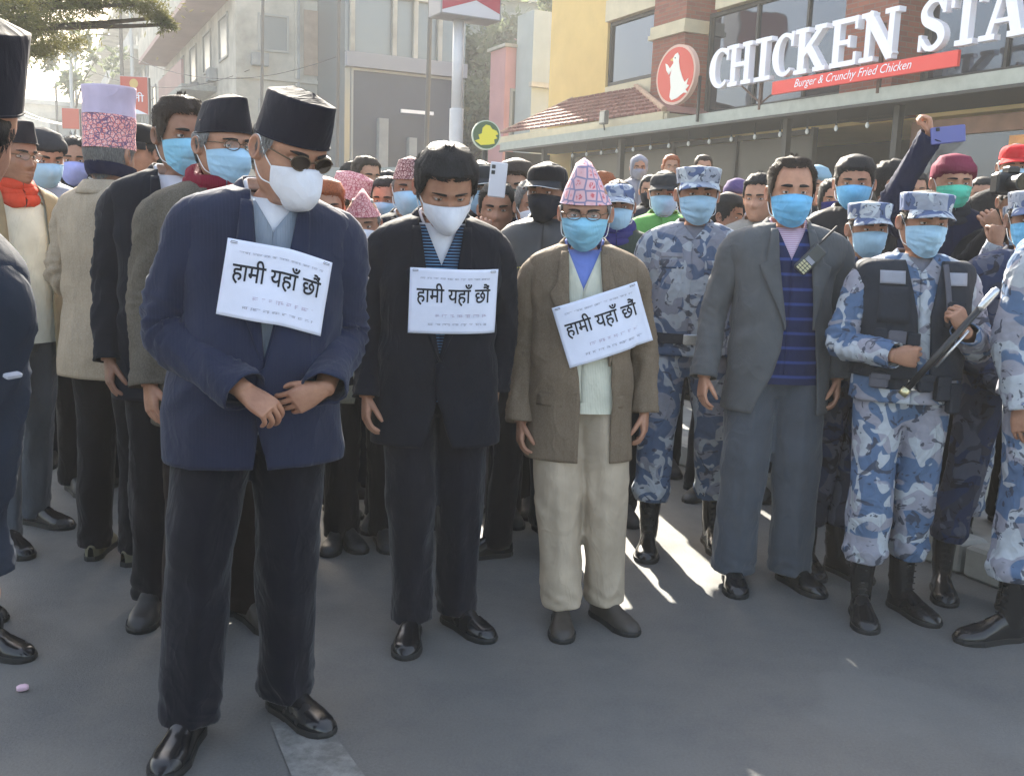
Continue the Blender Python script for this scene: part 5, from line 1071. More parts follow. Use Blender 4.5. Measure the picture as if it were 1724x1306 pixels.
# ---- trees
def leafmat(n, c1, c2):
    m, t, b = nm(n); g = NT(t); oi = g.objco(1, rand=False); a = g.noise(oi, 3.5, 3); g.l(g.mix(g.ramp(a, [(.3, 0), (.7, 1)]), c1, c2), b.inputs['Base Color']); b.inputs['Roughness'].default_value = .6
    tr = t.nodes.new('ShaderNodeBsdfTranslucent'); tr.inputs[0].default_value = tuple(x * 1.3 for x in c2[:3]) + (1,); mx = t.nodes.new('ShaderNodeMixShader'); mx.inputs[0].default_value = .3; t.links.new(b.outputs[0], mx.inputs[1]); t.links.new(tr.outputs[0], mx.inputs[2]); t.links.new(mx.outputs[0], t.nodes['Material Output'].inputs[0]); return m
LFM = leafmat('leaves_olive', (.05, .075, .02, 1), (.13, .12, .04, 1)); LFG = leafmat('leaves_hazed_green', (.08, .10, .06, 1), (.14, .17, .10, 1)); BARK = simple('bark', (.06, .045, .035), .9, nscale=12, namt=.4, bump=.01)  # green leaf colours paled, distance haze mixed into them
def tree(x, y, H, label, clumps, nleaf, ls, lm, r0=.2, name='tree', limbs=(), seed=1, needles=False):
    o = empty(name, (x, y, 0)); tag(o, label, 'tree'); R = np.random.RandomState(seed); b = MB(); top = np.array([R.uniform(-.3, .3), R.uniform(-.3, .3), H])
    b.tube(crom([(0, 0, 0), top * .3 + (.1, 0, 0), top * .65 + (-.1, .1, 0), top], 5), np.linspace(r0, r0 * .3, 16), 10); tk = b.build('trunk', BARK, o, smooth=True)
    for c in clumps:
        c0 = np.array(c[:3], float); base = top * min(.95, max(.3, (c0[2] / H) * .7)); mid = (base + c0) / 2 + R.uniform(-.2, .2, 3) + np.array([0, 0, .3]); L = MB(); L.tube(crom([base, mid, c0], 5), np.linspace(r0 * .35, .015, 11), 6); L.build('limb', BARK, o, smooth=True)
    if nleaf:
        V, n = [], nleaf
        for c in clumps:
            c0, rr = np.array(c[:3], float), np.array(c[3:6], float); k = int(n * c[6] if len(c) > 6 else n); sub = c0 + R.normal(0, .42, (max(4, k // 45), 3)) * rr; idx = R.randint(0, len(sub), k); P = sub[idx] + R.normal(0, .16, (k, 3)) * rr.mean()
            d = R.normal(0, 1, (k, 3)); d /= np.linalg.norm(d, axis=1)[:, None]; e = np.cross(d, R.normal(0, 1, (k, 3))); e /= np.linalg.norm(e, axis=1)[:, None]; s = ls * R.uniform(.6, 1.4, (k, 1)); wd = .16 if needles else .45
            V.append(np.stack([P, P + d * s * .5 + e * s * wd * .5, P + d * s, P + d * s * .5 - e * s * wd * .5], 1))
        V = np.concatenate(V).reshape(-1, 3); Fc = np.arange(len(V)).reshape(-1, 4); cr = mesh('crown', V, Fc, lm, o, smooth=False); cr['kind'] = 'stuff'
    return o
def P_of(u, v, Y, x, y): p = atY(u, v, Y); return (p.x - x, p.y - y, p.z)
tx, ty = -7.6, 9.5
cl = []
for (u, v, Y, rx, rz, k) in ((20, 5, 9.5, .45, .25, 1), (80, 10, 9.8, .5, .22, 1), (130, -5, 9.5, .35, .15, .8), (60, 45, 10, .35, .14, .8), (20, 60, 9.3, .35, .16, .8), (100, 78, 10.2, .30, .06, .45), (60, 85, 10, .22, .06, .4), (45, 30, 9.2, .5, .2, 1), (-60, 0, 9, .8, .5, 1.2), (235, 8, 9.5, .22, .07, .5), (270, 30, 9.6, .16, .06, .45), (215, -6, 9.6, .22, .08, .5), (285, 42, 9.6, .06, .05, .15), (-200, -80, 9, 1.2, .9, 1.5), (150, -60, 9.5, .9, .5, 1.5), (-60, 90, 9.4, .5, .3, .8), (150, 5, 9.5, .18, .10, .4)):
    p = P_of(u, v, Y, tx, ty); cl.append((*p, rx, rx, rz, k))
tree(tx, ty, 5.2, 'olive-leaved tree reaching into the picture from the upper left', cl, 2600, .055, LFM, .2, 'overhanging_tree', seed=3, needles=True)
cl = [(x, 0, z, 1.2, 1.2, .7) for x, z in ((0, 9.2), (-.9, 8.2), (1.1, 8.4), (0, 7.2))]; c = atY(122, 62, 46); tree(c.x, 46, 8.5, 'small hazy street tree above the paired lamp posts', cl, 260, .35, LFG, .15, 'street_tree', seed=5)
for i, (u, Y, H, lab) in enumerate(((770, 44, 7.5, 'hazy grey-green tree behind the white sign pole'), (838, 46, 10.5, 'tall hazy tree above the round sign'), (905, 40, 10, 'hazy tree rising behind the pink house'), (745, 46, 5.5, 'low hazy tree at the right end of the shop block'))):
    c = atY(u, 200, Y); R = random.Random(i + 20); cl = [(R.uniform(-2.4, 2.4), R.uniform(-1.5, 1.5), H * R.uniform(.15, 1.0), 1.4, 1.3, 1.3) for _ in range(22)]; tree(c.x, Y, H * .8, lab, cl, 480, .36, LFG, .22, 'hazy_tree', seed=30 + i)
# bare trees across the street (seen in the window panes)
def bare(x, y, H, label, seed):
    R = random.Random(seed); o = empty('bare_tree', (x, y, 0)); tag(o, label, 'tree'); b = MB(); t_ = MB()
    def grow(p, d, L, r, lv, bb):
        q = [p]; 
        for i in range(3): d = (d + Vector((R.uniform(-.25, .25), R.uniform(-.25, .25), R.uniform(-.05, .2)))).normalized(); q.append(q[-1] + d * L / 3)
        bb.tube([tuple(a) for a in q], np.linspace(r, r * .6, 4), 6 if lv < 2 else 4, False)
        if lv < 5:
            for k in range(3 if lv < 3 else 2):
                a = (d + Vector((R.uniform(-1, 1), R.uniform(-1, 1), R.uniform(-.1, .8)))).normalized(); grow(q[-1] if k else q[2], a, L * .72, r * .58, lv + 1, t_)
    grow(Vector((0, 0, 0)), Vector((0, 0, 1)), H * .32, .2, 0, b); b.build('trunk', BARK, o, smooth=True); t_.build('branches', BARK, o)
for i, (x, y) in enumerate(((-13, 18.5), (-15.5, 23), (-12, 14))): bare(x, y, 9.5, ['bare street tree at the far kerb, nearest the camera', 'bare street tree at the far kerb, middle one', 'bare street tree at the far kerb, farthest'][[1, 2, 0][i]], 40 + i)
# ---- haze
hz = MB(); hz.box((0, 60, 20), (260, 230, 44)); h = hz.build('haze'); tag(h, kind='stuff'); m = bpy.data.materials.new('haze'); m.use_nodes = True; t = m.node_tree; t.nodes.remove(t.nodes['Principled BSDF']); v = t.nodes.new('ShaderNodeVolumePrincipled')
v.inputs['Color'].default_value = (.95, .96, .95, 1); v.inputs['Density'].default_value = .0022; v.inputs['Anisotropy'].default_value = .15; t.links.new(v.outputs[0], t.nodes['Material Output'].inputs['Volume']); h.data.materials.append(m)
# ================================================================ the people in front
# P1: man in the navy suit
def P1():
    P = Person(-.722, 2.70, 1.77, 20, 'tall man in navy suit, black topi and sunglasses, hands clasped below his placard', lean=7, side=5, head=(26, 14, 0), fat=1.03, belly=.04, seed=1, sh=1.02)
    A = dict(R=P.arm('R', (.236, .00, 1.10), (.040, -.240, 1.005), (-.75, -.35, -.55), (.15, .55, -.6), 'clasp'),
             L=P.arm('L', (.226, .01, 1.12), (.150, -.235, 1.015), (-.80, -.10, -.50), (-.1, 1, -.1), 'clasp'))
    suit(P, NAVY, NAVYD, WSH, GKN, arms=A, zb=1.06, feet=[(-.185, -.08, -22), (.085, .01, 28)], z0=.77, flare=.024, lap=.080, tr=dict(r=(.110, .102, .087, .080, .078), hem=.06, knees=[(-.01, .0, 0), (.0, .0, 0)]), sr=(.070, .078, .070, .062, .056, .060), btn=[1.03], vs=(.05, 1.40))
    for z in (.0, .03, .06):
        pass
    P.mask('n95', MWH); P.hair('under', HG, .005, jag=.5); P.glasses(True); P.topi(TOPB, .098, (.058, .116), tilt=.10, base_z=.024)
    placard(P, .012, 1.275, .262, .188, -4, 'white paper placard on the navy suit of the man in sunglasses', off=.028, seed=2, stiff=.35, dz=lambda U, V: -.030 * np.clip(U - .55, 0, 1) ** 1.3 * 1.6)
    return P
def P2():
    P = Person(-.27, 3.42, 1.72, 8, 'bareheaded man in black suit and white cup mask, head bowed', lean=9, head=(6, 20, 0), fat=1.04, belly=.015, seed=2, sh=1.02)
    A = dict(R=P.arm('R', (.226, .03, 1.11), (.240, -.06, .86)), L=P.arm('L', (.232, .06, 1.12), (.215, .03, .87)))
    suit(P, BLK, NAVYD, WSH, PTK, arms=A, zb=1.02, feet=[(-.075, -.09, -8), (.095, .0, 34)], z0=.70, cut=.07, btn=[1.0, .93], vt=.075, tr=dict(r=(.102, .098, .084, .074, .074), hem=.06), vs=(.055, 1.345))
    P.mask('n95', MWH, low=.004); P.hair('short', HB, .015)
    placard(P, .040, 1.235, .292, .215, -1, 'white paper placard on the black suit, second placard from the left', off=.020, seed=4, stiff=.5)
    return P
def P3():
    P = Person(.25, 3.55, 1.62, -3, 'man in brown tweed jacket, cream sweater and pale pointed topi', lean=2, side=-1, head=(-4, 6, 1), fat=.98, belly=.02, seed=3)
    A = dict(R=P.arm('R', (.225, .04, 1.08), (.225, -.05, .80)), L=P.arm('L', (.240, .05, 1.10), (.255, .0, .85)))
    op = lambda z: (np.interp(z, [.7, .9, 1.05, 1.2, 1.36, 1.47], [.120, .115, .105, .085, .070, .062]), -np.interp(z, [.7, .9, 1.0, 1.15, 1.3, 1.47], [.0, .0, .008, .035, .055, .062]))
    suit(P, TWD, KHAKI, BSH, CREAM, op=op, arms=A, zb=1.05, feet=[(-.035, -.07, 2), (.135, .0, 36)], z0=.67, under=.002, shm=LBR, lap=.075, tfold=.009, tr=dict(r=(.100, .102, .090, .083, .080), hem=.075), vs=(.060, 1.33), btn=None)
    P.shell('sweater_hem', CREAM, .86, .905, .002, None, .0015)
    P.mask('surgical', MBL); P.hair('under', HG, .005, jag=.4); P.brow = HG; P.glasses(False)
    P.topi(TP_P, .140, (.026, .085), base_z=.032, tilt=.05, dx=-.010, crown=.0)
    placard(P, .075, 1.205, .325, .232, 18, 'tilted white paper placard on the brown tweed jacket', off=.024, seed=6, stiff=.55)
    return P
def P4():
    P = Person(.80, 4.50, 1.74, -6, 'camouflaged officer between the brown tweed jacket and the grey suit', head=(4, 2, 0), seed=4, fine=1)
    police(P, C1, feet=[(-.13, -.13, -4), (.17, .02, 10)], arms=dict(R=P.arm('R'), L=P.arm('L')))
    def tagf(b): b.box((-.098, float(P.surf(np.array(.098), np.array(1.345), .013)), 1.345), (.095, .005, .018), R=np.array(Matrix.Rotation(-.3, 3, 'Z')), bev=.001)
    P.bits('name_tag', LTGR, tagf, P.j, smooth=False)
    return P
def P5():
    P = Person(1.09, 4.02, 1.74, -2, 'man in grey suit and striped navy sweater with radio at his collar', head=(-4, 2, 0), lean=0, seed=5, sh=1.13, sk=SKL)
    A = dict(R=P.arm('R', (.262, .035, 1.12), (.30, -.05, .865)), L=P.arm('L', (.236, .04, 1.12), (.24, -.03, .875)))
    op = lambda z: (np.interp(z, [.7, .9, 1.05, 1.2, 1.36, 1.47], [.135, .120, .105, .092, .075, .060]), -np.interp(z, [.7, .80, .9, 1.0, 1.1, 1.25, 1.36, 1.47], [.125, .090, .045, .020, .015, .040, .055, .060]))
    suit(P, GRY, GRYT, PSH, NVK, op=op, arms=A, zb=1.08, feet=[(-.125, -.03, -3), (.125, -.0, 26)], z0=.74, lap=.078, tr=dict(r=(.104, .104, .094, .088, .086), hem=.05), vs=(.055, 1.35), under=.002)
    P.shell('sweater_hem', NVK, .86, .90, .002, None, .0015)
    P.mask('surgical', MLT, lm=WSTR); P.hair('reced', HBR, .010)
    return P
def P7():
    P = Person(1.51, 3.75, 1.63, -4, 'officer in pale camouflage and dark vest gripping a long baton', head=(5, 4, 2), seed=7, fat=1.04)
    A = dict(R=P.arm('R', (.272, -.02, 1.115), (.115, -.235, 1.10), (-.95, -.25, -.05), (0, 1, .1), 'grip'),
             L=P.arm('L', (.272, -.02, 1.120), (.120, -.270, 1.205), (-.45, -.10, .80), (-.5, .8, 0), 'grip'))
    police(P, C2, arms=A, feet=[(-.115, -.10, -6), (.085, .0, 24)])
    v = P.shell('vest', VEST, 1.0, 1.46, .026, lambda z: (np.interp(z, [1.0, 1.25, 1.46], [.05, .03, .07]), -np.interp(z, [1.0, 1.25, 1.46], [.0, .02, .07])), .003, .010)
    P.patch('vest_yoke', LTGR, -.165, -.075, 1.37, 1.42, .040, .003, v); P.patch('vest_panel', VEST, -.165, -.055, 1.22, 1.36, .038, .008, v); P.patch('vest_yoke', LTGR, .075, .165, 1.37, 1.42, .040, .003, v)
    for x, z, w, h, m in ((-.15, 1.13, .045, .13, VEST), (-.095, 1.12, .062, .14, WEB), (-.035, 1.12, .045, .13, VEST), (.12, 1.26, .075, .10, VEST), (-.14, .99, .07, .06, WEB), (.03, .99, .06, .07, VEST), (.10, .97, .06, .10, VEST), (.155, .93, .055, .12, VEST)):
        pouch(P, 'pouch', m, x, z, w, h, .035, .030, v)
    P.strip('strap', WEB, [(.075, 1.45), (.085, 1.36), (.10, 1.24)], .022, .045, .003, v)
    return P
def P8():
    P = Person(2.06, 4.02, 1.66, -12, 'officer in dark camouflage at the right edge, hands folded at the belt', head=(-4, 2, 0), seed=8, sk=SKD)
    A = dict(R=P.arm('R', (.260, .0, 1.10), (.075, -.225, .935), (-.75, -.35, -.45), (.15, .6, -.6), 'clasp'), L=P.arm('L', (.255, .0, 1.11), (.095, -.225, .935), (-.80, -.10, -.45), (-.1, 1, -.1), 'clasp'))
    police(P, C3, arms=A, feet=[(-.21, -.10, -4), (.12, .02, 10)], mask=MLT); return P
def P9():
    P = Person(1.99, 3.60, 1.74, 30, 'officer in bright blue camouflage cut by the right edge, one boot forward', head=(0, 0, 0), seed=9, fine=1)
    police(P, C2, feet=[(-.16, -.05, -108), (.12, .10, 0)], mask=MPB); return P
def P10():
    P = Person(2.24, 4.42, 1.62, -4, 'officer hidden behind the folded-hands officer, only the raised fist and sleeve showing', head=(0, 0, 0), seed=10, fine=2)
    police(P, C1, arms=dict(R=P.arm('R', (.24, -.12, 1.30), (.185, -.20, 1.55), (.05, -.05, 1), (.3, 1, 0), 'fist'), L=P.arm('L'))); return P
def P6():
    P = Person(1.47, 4.20, 1.60, 0, 'officer in camouflage cap behind the shoulder of the grey suit', head=(0, 2, 0), seed=6, fine=2)
    police(P, C3, feet=[(-.14, .0, 0), (-.0, -.03, 30)]); P.cap
    return P
PP = [P1(), P2(), P3(), P4(), P5(), P7(), P8(), P9(), P6(), P10()]
# ================================================================ the crowd behind
def by(u, v, w, label, coat=None, tr=None, head='short', hm=None, mask=None, hat=None, yaw=0, hd=(0, 4, 0), hath=0, q=2, lap=False, inner=None, z0=None, arms=None, fat=1.0, sk=None, shm=None, seed=None, feet=None, Hmax=1.90, group='onlookers in the crowd', kind='surgical', open_=False, lean=0, Hmin=1.50, Y=None, glasses=False):
    coat = coat or BLK2; tr = tr or BLK2; Y = Y or F * .172 / w
    for _ in range(3):
        p = atY(u, v, Y); off = (p - A0).dot(Vector((-.8973, -.4414, 0))); zz = z0 if z0 is not None else (.12 if off < 6.4 else 0); H = p.z - zz - hath
        if H > Hmax: Y = Y * (Hmax + zz + hath - HC) / (p.z - HC)
    p = atY(u, v, Y); H = max(Hmin, min(Hmax, p.z - zz - hath)); sd = seed if seed is not None else int(u) % 97
    P = Person(p.x, p.y, H, yaw, label, group, head=hd, fine=q, fat=fat, seed=sd, z=zz, sk=sk or (SK, SKL, SKW, SKD, SK)[int(v) % 5], lean=lean); P.hs = 1.0
    A = arms(P) if arms else dict(R=P.arm('R'), L=P.arm('L')); P.arms = A; P.body(A, eyes=True)
    if lap:
        P.shell('shirt', inner or WSH, 1.0, 1.474, -.010, None, .002); P.collar(WSH); P.jacket(coat, A, zb=1.08, pockets=False, vtop=.06)
    elif open_:
        P.shell('sweater', inner or CREAM, .84, 1.495, -.008, None, .004)
        P.jacket(coat, A, op=lambda z: (.085 + 0 * z, -.085 + 0 * z), lap=0, pockets=False)
    else:
        if inner: P.shell('jumper', inner, 1.2, 1.495, -.006, None, .002)
        op = (lambda z: (np.clip((z - 1.36) / .1, 0, 1) * .055 - .006, -np.clip((z - 1.36) / .1, 0, 1) * .055)) if inner else (lambda z: (-.006 + 0 * z, 0 * z + .001))
        P.jacket(coat, A, op=op, z0=.80, lap=0, pockets=False, collar=True)
    P.trousers(tr, feet or [(-.11 - .02 * (sd % 3), -.04 * (sd % 4), -10), (.11, .05 * (sd % 3), 14)], fus=False)
    for i in (0, 1): P.shoe(i, shm or LBD)
    if head: P.hair(head, hm or HB, .010 if head not in ('hood', 'beanie') else .016, name={'hood': 'head_shawl', 'beanie': 'knit_cap'}.get(head, 'hair'))
    if mask: P.mask(kind, mask, loops=q < 3)
    if hat: hat(P)
    if glasses: P.glasses()
    return P
def raised(k, e, w, d, n, pose='fist'):
    return lambda P: {**dict(R=P.arm('R'), L=P.arm('L')), k: P.arm(k, e, w, d, n, pose)}
FR_SHOE = LBD
def crowd():
    # ---- left side
    TAN = fabric('tan_jacket', (.28, .22, .13, 1)); TEA = fabric('dark_teal_tweed', (.05, .065, .065, 1), 'tweed', (.10, .12, .12, 1))
    P = by(10, 212, 72, 'man at the left in tan jacket and cream pullover, red scarf and black topi', coat=TAN, tr=GRYT, head='under', hm=HB, hat=lambda P: P.topi(TOPB, .09, (.05, .10), tilt=.12), yaw=58, hd=(10, 4, 0), q=1, open_=True, inner=CREAM, shm=LB, seed=11, Y=4.3, glasses=True, fat=1.05, sk=SKD)
    scarf(P, fabric('red_orange_scarf', srgb(190, 65, 42)), 1)
    P = by(62, 222, 58, 'person in black knit cap and pale blue mask behind the red scarf', head='beanie', hm=DGR, mask=MPB, coat=LTGR, yaw=30, hd=(20, 10, 0))
    by(122, 234, 50, 'woman with long black hair and lavender mask behind the beige jacket', head='long', mask=MLV, coat=DGR, yaw=10, hd=(15, 0, 0)); by(88, 240, 34, 'brown-haired head half hidden beside the black-haired woman', head='full', hm=HBR, coat=BRN, yaw=60)
    # beige jacket from behind
    P = Person(-1.66, 4.02, 1.80, 158, 'man in beige tweed jacket seen from behind in a tall rose and lilac topi', fine=1, head=(8, 2, 0), seed=12, fat=1.03, sh=1.0)
    A = dict(R=P.arm('R', (.262, -.03, 1.13), (.10, -.24, 1.10), (-.9, -.2, 0), (0, 1, 0)), L=P.arm('L', (.262, .0, 1.12), (.10, -.22, 1.08), (-.9, -.2, 0), (0, 1, 0)))
    suit(P, BEI, BLK2, arms=A, z0=.76, feet=[(-.10, .0, -4), (.10, .02, 30)], shm=fabric('khaki_shoe', (.14, .13, .09, 1)), flare=.015)
    P.patch('back_vent', BLK2, -.003, .003, .765, .93, .022, .002, P.j, back=True); P.hair('under', HG, .005)
    def hood_band():
        P.hair('beanie', fabric('navy_band', (.012, .014, .04, 1)), .004, name='ear_band')
    t = np.linspace(.9, 2 * PI - .9, 40); X, Y_ = headpt(t, np.full(40, -.045), .012); T2, Z2 = np.meshgrid(t, np.linspace(-.085, -.038, 6)); Z2 = Z2 - .012 * np.cos(T2); X, Y_ = headpt(T2, Z2, .010 + .004 * np.sin((Z2 + .085) / .047 * PI)); mesh('ear_band', P.hd(np.stack([X, Y_, Z2], -1).reshape(-1, 3)), gF(6, 40, False), fabric('navy_band', (.012, .014, .04, 1)), P.root)
    tl = P.topi(dhaka('red_print_dhaka', srgb(215, 110, 105), srgb(240, 200, 195), srgb(120, 90, 120), 2.2), .115, (.088, .103), base_z=.02, tilt=.02, crown=0, flat=1); P2_ = P.topi(fabric('lilac_cloth', (.55, .46, .58, 1)), .105, (.090, .102), base_z=.134, tilt=0, crown=.006, name='topi_crown', flat=1); P2_.parent = tl
    by(240, 205, 46, 'head in a rounded black cap at the back left', head='under', hat=lambda P: P.cap(BLK2, 'base', h=.08), coat=BLK2, hath=.03, yaw=-20); by(236, 222, 52, 'person in dark green hood below the rounded black cap', head='hood', hm=fabric('dark_green_cloth', (.03, .05, .04, 1)), coat=fabric('dark_green_cloth', (.03, .05, .04, 1)), yaw=150)
    by(297, 168, 70, 'close-cropped man in dark suit and blue mask at the left', head='short', hm=HBR, mask=MBL, coat=BLK, lap=True, yaw=18, hd=(22, 4, 0), q=1, Y=3.95, Hmax=1.86)
    P = by(366, 180, 80, 'man in maroon scarf, grey-brown jacket and tall black topi', coat=TWD2, tr=fabric('dark_brown_trousers', (.02, .015, .014, 1)), head='under', hm=HG, hat=lambda P: P.topi(TOPB, .105, (.045, .106), tilt=.10, base_z=.03), mask=MPB, yaw=30, hd=(18, 4, 0), q=1, lap=True, Y=3.28, Hmax=1.86, glasses=True, seed=14, shm=LBR); scarf(P, MAR, 0)
    # near the frame: arm and topi of a man standing beside the photographer
    P = Person(-1.095, 1.62, 1.71, 165, 'man in dark coat cut by the left edge, black topi at the top left corner', fine=1, seed=15, lean=0, side=-17, fat=.88, sh=.9)
    A = dict(R=P.arm('R', (.200, .0, 1.12), (.21, -.02, .86)), L=P.arm('L')); P.arms = A; P.body(A, eyes=False); P.shell('shirt', WSH, 1.2, 1.49, -.01, None, 0); P.jacket(DNM, A, z0=.66, lap=0, pockets=False); P.trousers(BLK2, suit_feet()); [P.shoe(i) for i in (0, 1)]
    P.hair('under', HB, .006); P.topi(TOPB, .11, (.05, .112), tilt=.1)
    for z in (1.30, 1.12, .93):
        def f(b, z=z): b.box((-.262, .045, z), (.012, .03, .008), bev=.002)
        P.bits('stitch', LTGR, f, P.j, smooth=False)
    P = by(-110, 235, 84, 'man beyond the left edge, one black shoe stepping into the picture', coat=BLK2, yaw=70, Y=3.25, q=2, feet=[(-.10, -.22, 0), (.10, .12, 0)], shm=LB)
    # ---- between the navy suit and the black suit
    by(568, 266, 58, 'person in rose patterned topi turned away behind the navy suit', head='under', hm=HBR, hat=lambda P: P.topi(TP_K, .10, (.04, .10), tilt=.0), yaw=60, hd=(20, 20, -12), coat=BLK2, hath=.09, Y=5.0)
    by(545, 306, 60, 'man with hennaed hair and white mask at the shoulder of the navy suit', head='full', hm=HR, mask=MWH, yaw=20, coat=BLK2, Y=4.3, sk=skin(1.1, 'warm'), kind='n95')
    P = by(612, 292, 56, 'older man in pointed rose topi and white mask with a paper on his chest', head='under', hm=HG, mask=MWH, kind='n95', hat=lambda P: P.topi(TP_K, .105, (.016, .08), tilt=.02), hath=.105, coat=fabric('sage_tweed', (.20, .20, .16, 1), 'tweed', (.3, .3, .25, 1)), lap=True, yaw=6, Y=4.35, hd=(0, 10, 0), Hmin=1.42, seed=21)
    placard(P, .0, 1.17, .24, .20, 0, 'partly hidden paper placard on the chest of the man in the pointed rose topi', off=.026, seed=9)
    by(692, 248, 56, 'man in maroon speckled topi and pale blue mask behind the black suit', head='under', hm=HG, mask=MPB, hat=lambda P: P.topi(TP_R, .085, (.055, .095), tilt=.04), hath=.075, coat=BLK, lap=True, yaw=5, Y=4.7)
    by(612, 266, 36, 'brown-haired onlooker far behind the pointed rose topi', hm=HBR, coat=BRN, yaw=40); by(590, 274, 34, 'black-haired onlooker far behind, next to the brown-haired one', coat=BLK2, yaw=100); by(645, 290, 34, 'onlooker with head turned away left of the maroon topi', coat=DGR, yaw=120, head='full')
    by(655, 300, 40, 'onlooker in denim with white-soled shoes left of the black suit', coat=DNM, tr=DNM, mask=MPB, yaw=-10, Y=5.2, shm=LBD)
    # ---- between the black suit and the brown jacket
    P = by(806, 268, 50, 'man in black and white cap and blue mask right of the bowed head', head='under', hat=lambda P: P.cap(DGR, 'base', h=.06, edge=WSTR), mask=MPB, coat=BLK2, hath=.02, yaw=20, Y=4.9, tr=fabric('grey_jeans', (.10, .10, .12, 1)))
    P = by(838, 312, 46, 'person lifting a white phone between the black suit and the crowd', coat=LTGR, yaw=0, Y=4.7, Hmin=1.45, arms=raised('R', (.20, -.14, 1.20), (.05, -.24, 1.47), (0, 0, 1), (0, 1, 0), 'grip'))
    phone(atY(838, 303, 4.35), (.075, .010, .150), simple('white_phone', (.62, .62, .66), .35), 'white phone held upright right of the bowed head', 4, lens=True)
    by(872, 274, 54, 'black-haired onlooker in dark green mask left of the pale pointed topi', mask=fabric('mask_dark_green', (.05, .07, .06, 1)), coat=BNV, yaw=-12, Y=5.0, hm=HBR, head='full')
    by(897, 306, 54, 'grey-haired man in white mask below the dark-masked onlooker', hm=HG, mask=MWH, kind='n95', coat=BNV, yaw=10, Y=4.6, Hmin=1.5, sk=skin(1.1, 'warm'))
    P = by(928, 268, 56, 'man in dark cap, dark neck gaiter and black leather jacket with yellow letters', head='under', hat=lambda P: P.cap(BLK2, 'base', h=.065, edge=SILV, bm=DGR), mask=MBK, coat=leather('black_leather_jacket', (.014, .014, .016), .38), hath=.02, yaw=-10, hd=(-12, 4, 0), Y=4.25, tr=BLK2, shm=LB, seed=31, feet=[(-.17, -.06, -62), (.10, .0, 6)])
    V, Fc, sz = textgeo('STE'); V = V / sz * np.array([.085, .034]); X = -.125 + V[:, 0]; Z = 1.255 + V[:, 1]; Y_ = P.surf(X, Z, .016); mesh('lettering', P.bend(np.stack([X, Y_, Z], -1)), Fc, simple('yellow_thread', (.50, .45, .12), .7), P.j, smooth=False)
    # ---- behind the brown jacket and first officer
    by(1012, 290, 38, 'orange-haired onlooker right of the pale pointed topi', hm=HR, coat=BRN, yaw=150); P = by(1042, 300, 56, 'man in pale blue cap, pale mask and navy neck warmer', head='under', hat=lambda P: P.cap(CC, 'base', h=.06, edge=WSTR), mask=MPB, coat=fabric('dark_green_jacket', (.035, .05, .04, 1)), hath=.02, yaw=-4, Y=4.9, sk=SKD); scarf(P, MNV, 0)
    by(1076, 264, 27, 'small figure wrapped in a grey shawl standing by the railing', head='hood', hm=LIL, coat=LIL, mask=LIL, q=3, Hmax=1.66, Y=10.2, z0=.55)
    by(1122, 285, 46, 'man in green jacket, dark cap and blue mask', head='under', hat=lambda P: P.cap(DGR, 'base', h=.06), mask=MPB, coat=GRN, hath=.02, yaw=-10, Y=5.9, arms=raised('R', (.27, -.10, 1.16), (.16, -.26, 1.27), (.1, -.2, 1), (.6, .6, 0)))
    by(1130, 262, 26, 'tiny red-haired onlooker by the railing above the green jacket', hm=HR, coat=fabric('pale_fur', (.35, .28, .18, 1)), q=3, Y=9.8, z0=.55, Hmax=1.70); by(1184, 262, 27, 'small dark-haired onlooker by the railing above the officer cap', coat=BRN, q=3, Y=9.5, z0=.5, Hmax=1.7, hm=HBR)
    by(1242, 306, 38, 'person in purple knit cap and black mask right of the first officer', head='beanie', hm=PURP, mask=MBK, coat=LTGR, yaw=-14, Y=6.3); by(1216, 330, 44, 'person in red jacket half hidden behind the first officer', head='full', coat=RED, yaw=60, Y=5.6, Hmin=1.5)
    by(1284, 296, 46, 'person in pale grey jacket half hidden behind the grey suit', coat=fabric('stone_jacket', (.30, .28, .25, 1)), yaw=-30, Y=5.4, Hmin=1.55)
    by(1374, 284, 34, 'onlooker in pale blue hat right of the grey suit', head='beanie', hm=fabric('pale_blue_wool', (.22, .34, .42, 1), 'knit'), coat=DGR, Y=6.8); by(1404, 304, 44, 'woman in navy mask left of the man with bright blue mask', head='long', hm=HB, mask=MNV, coat=DGR, yaw=-10, Y=6.0, sk=SKL, Hmin=1.5)
    by(1442, 267, 54, 'young man in bright blue mask and black quilted jacket', head='full', mask=MLT, coat=fabric('black_quilt', (.015, .015, .018, 1), rough=.45), yaw=-18, Y=5.2, fat=1.08, seed=41); by(1494, 273, 52, 'unmasked young man in olive jacket looking to the right', head='full', coat=fabric('olive_jacket', (.035, .04, .03, 1)), yaw=30, hd=(42, 4, 0), Y=5.4, sk=SKL)
    P = by(1604, 266, 62, 'person in plum knit cap and green mask raising a phone', head='beanie', hm=PLUM, mask=MGR, coat=BNV, yaw=-4, Y=4.75, arms=raised('R', (.285, -.06, 1.50), (.17, -.20, 1.80), (.15, -.1, 1), (.9, .3, -.1), 'grip'), seed=42, q=1); scarf(P, DGR, 0)
    phone(atY(1596, 227, 4.52), (.155, .010, .075), simple('blue_phone', (.10, .11, .32), .3), 'blue phone held sideways high above the plum knit cap', -8, lens=False)
    by(1712, 240, 42, 'onlooker in red cap and blue mask at the right edge', head='under', hat=lambda P: P.cap(RED, 'base', h=.07), mask=MPB, coat=BLK2, hath=.02, Y=6.6, z0=.12, Hmax=1.95, yaw=-20)
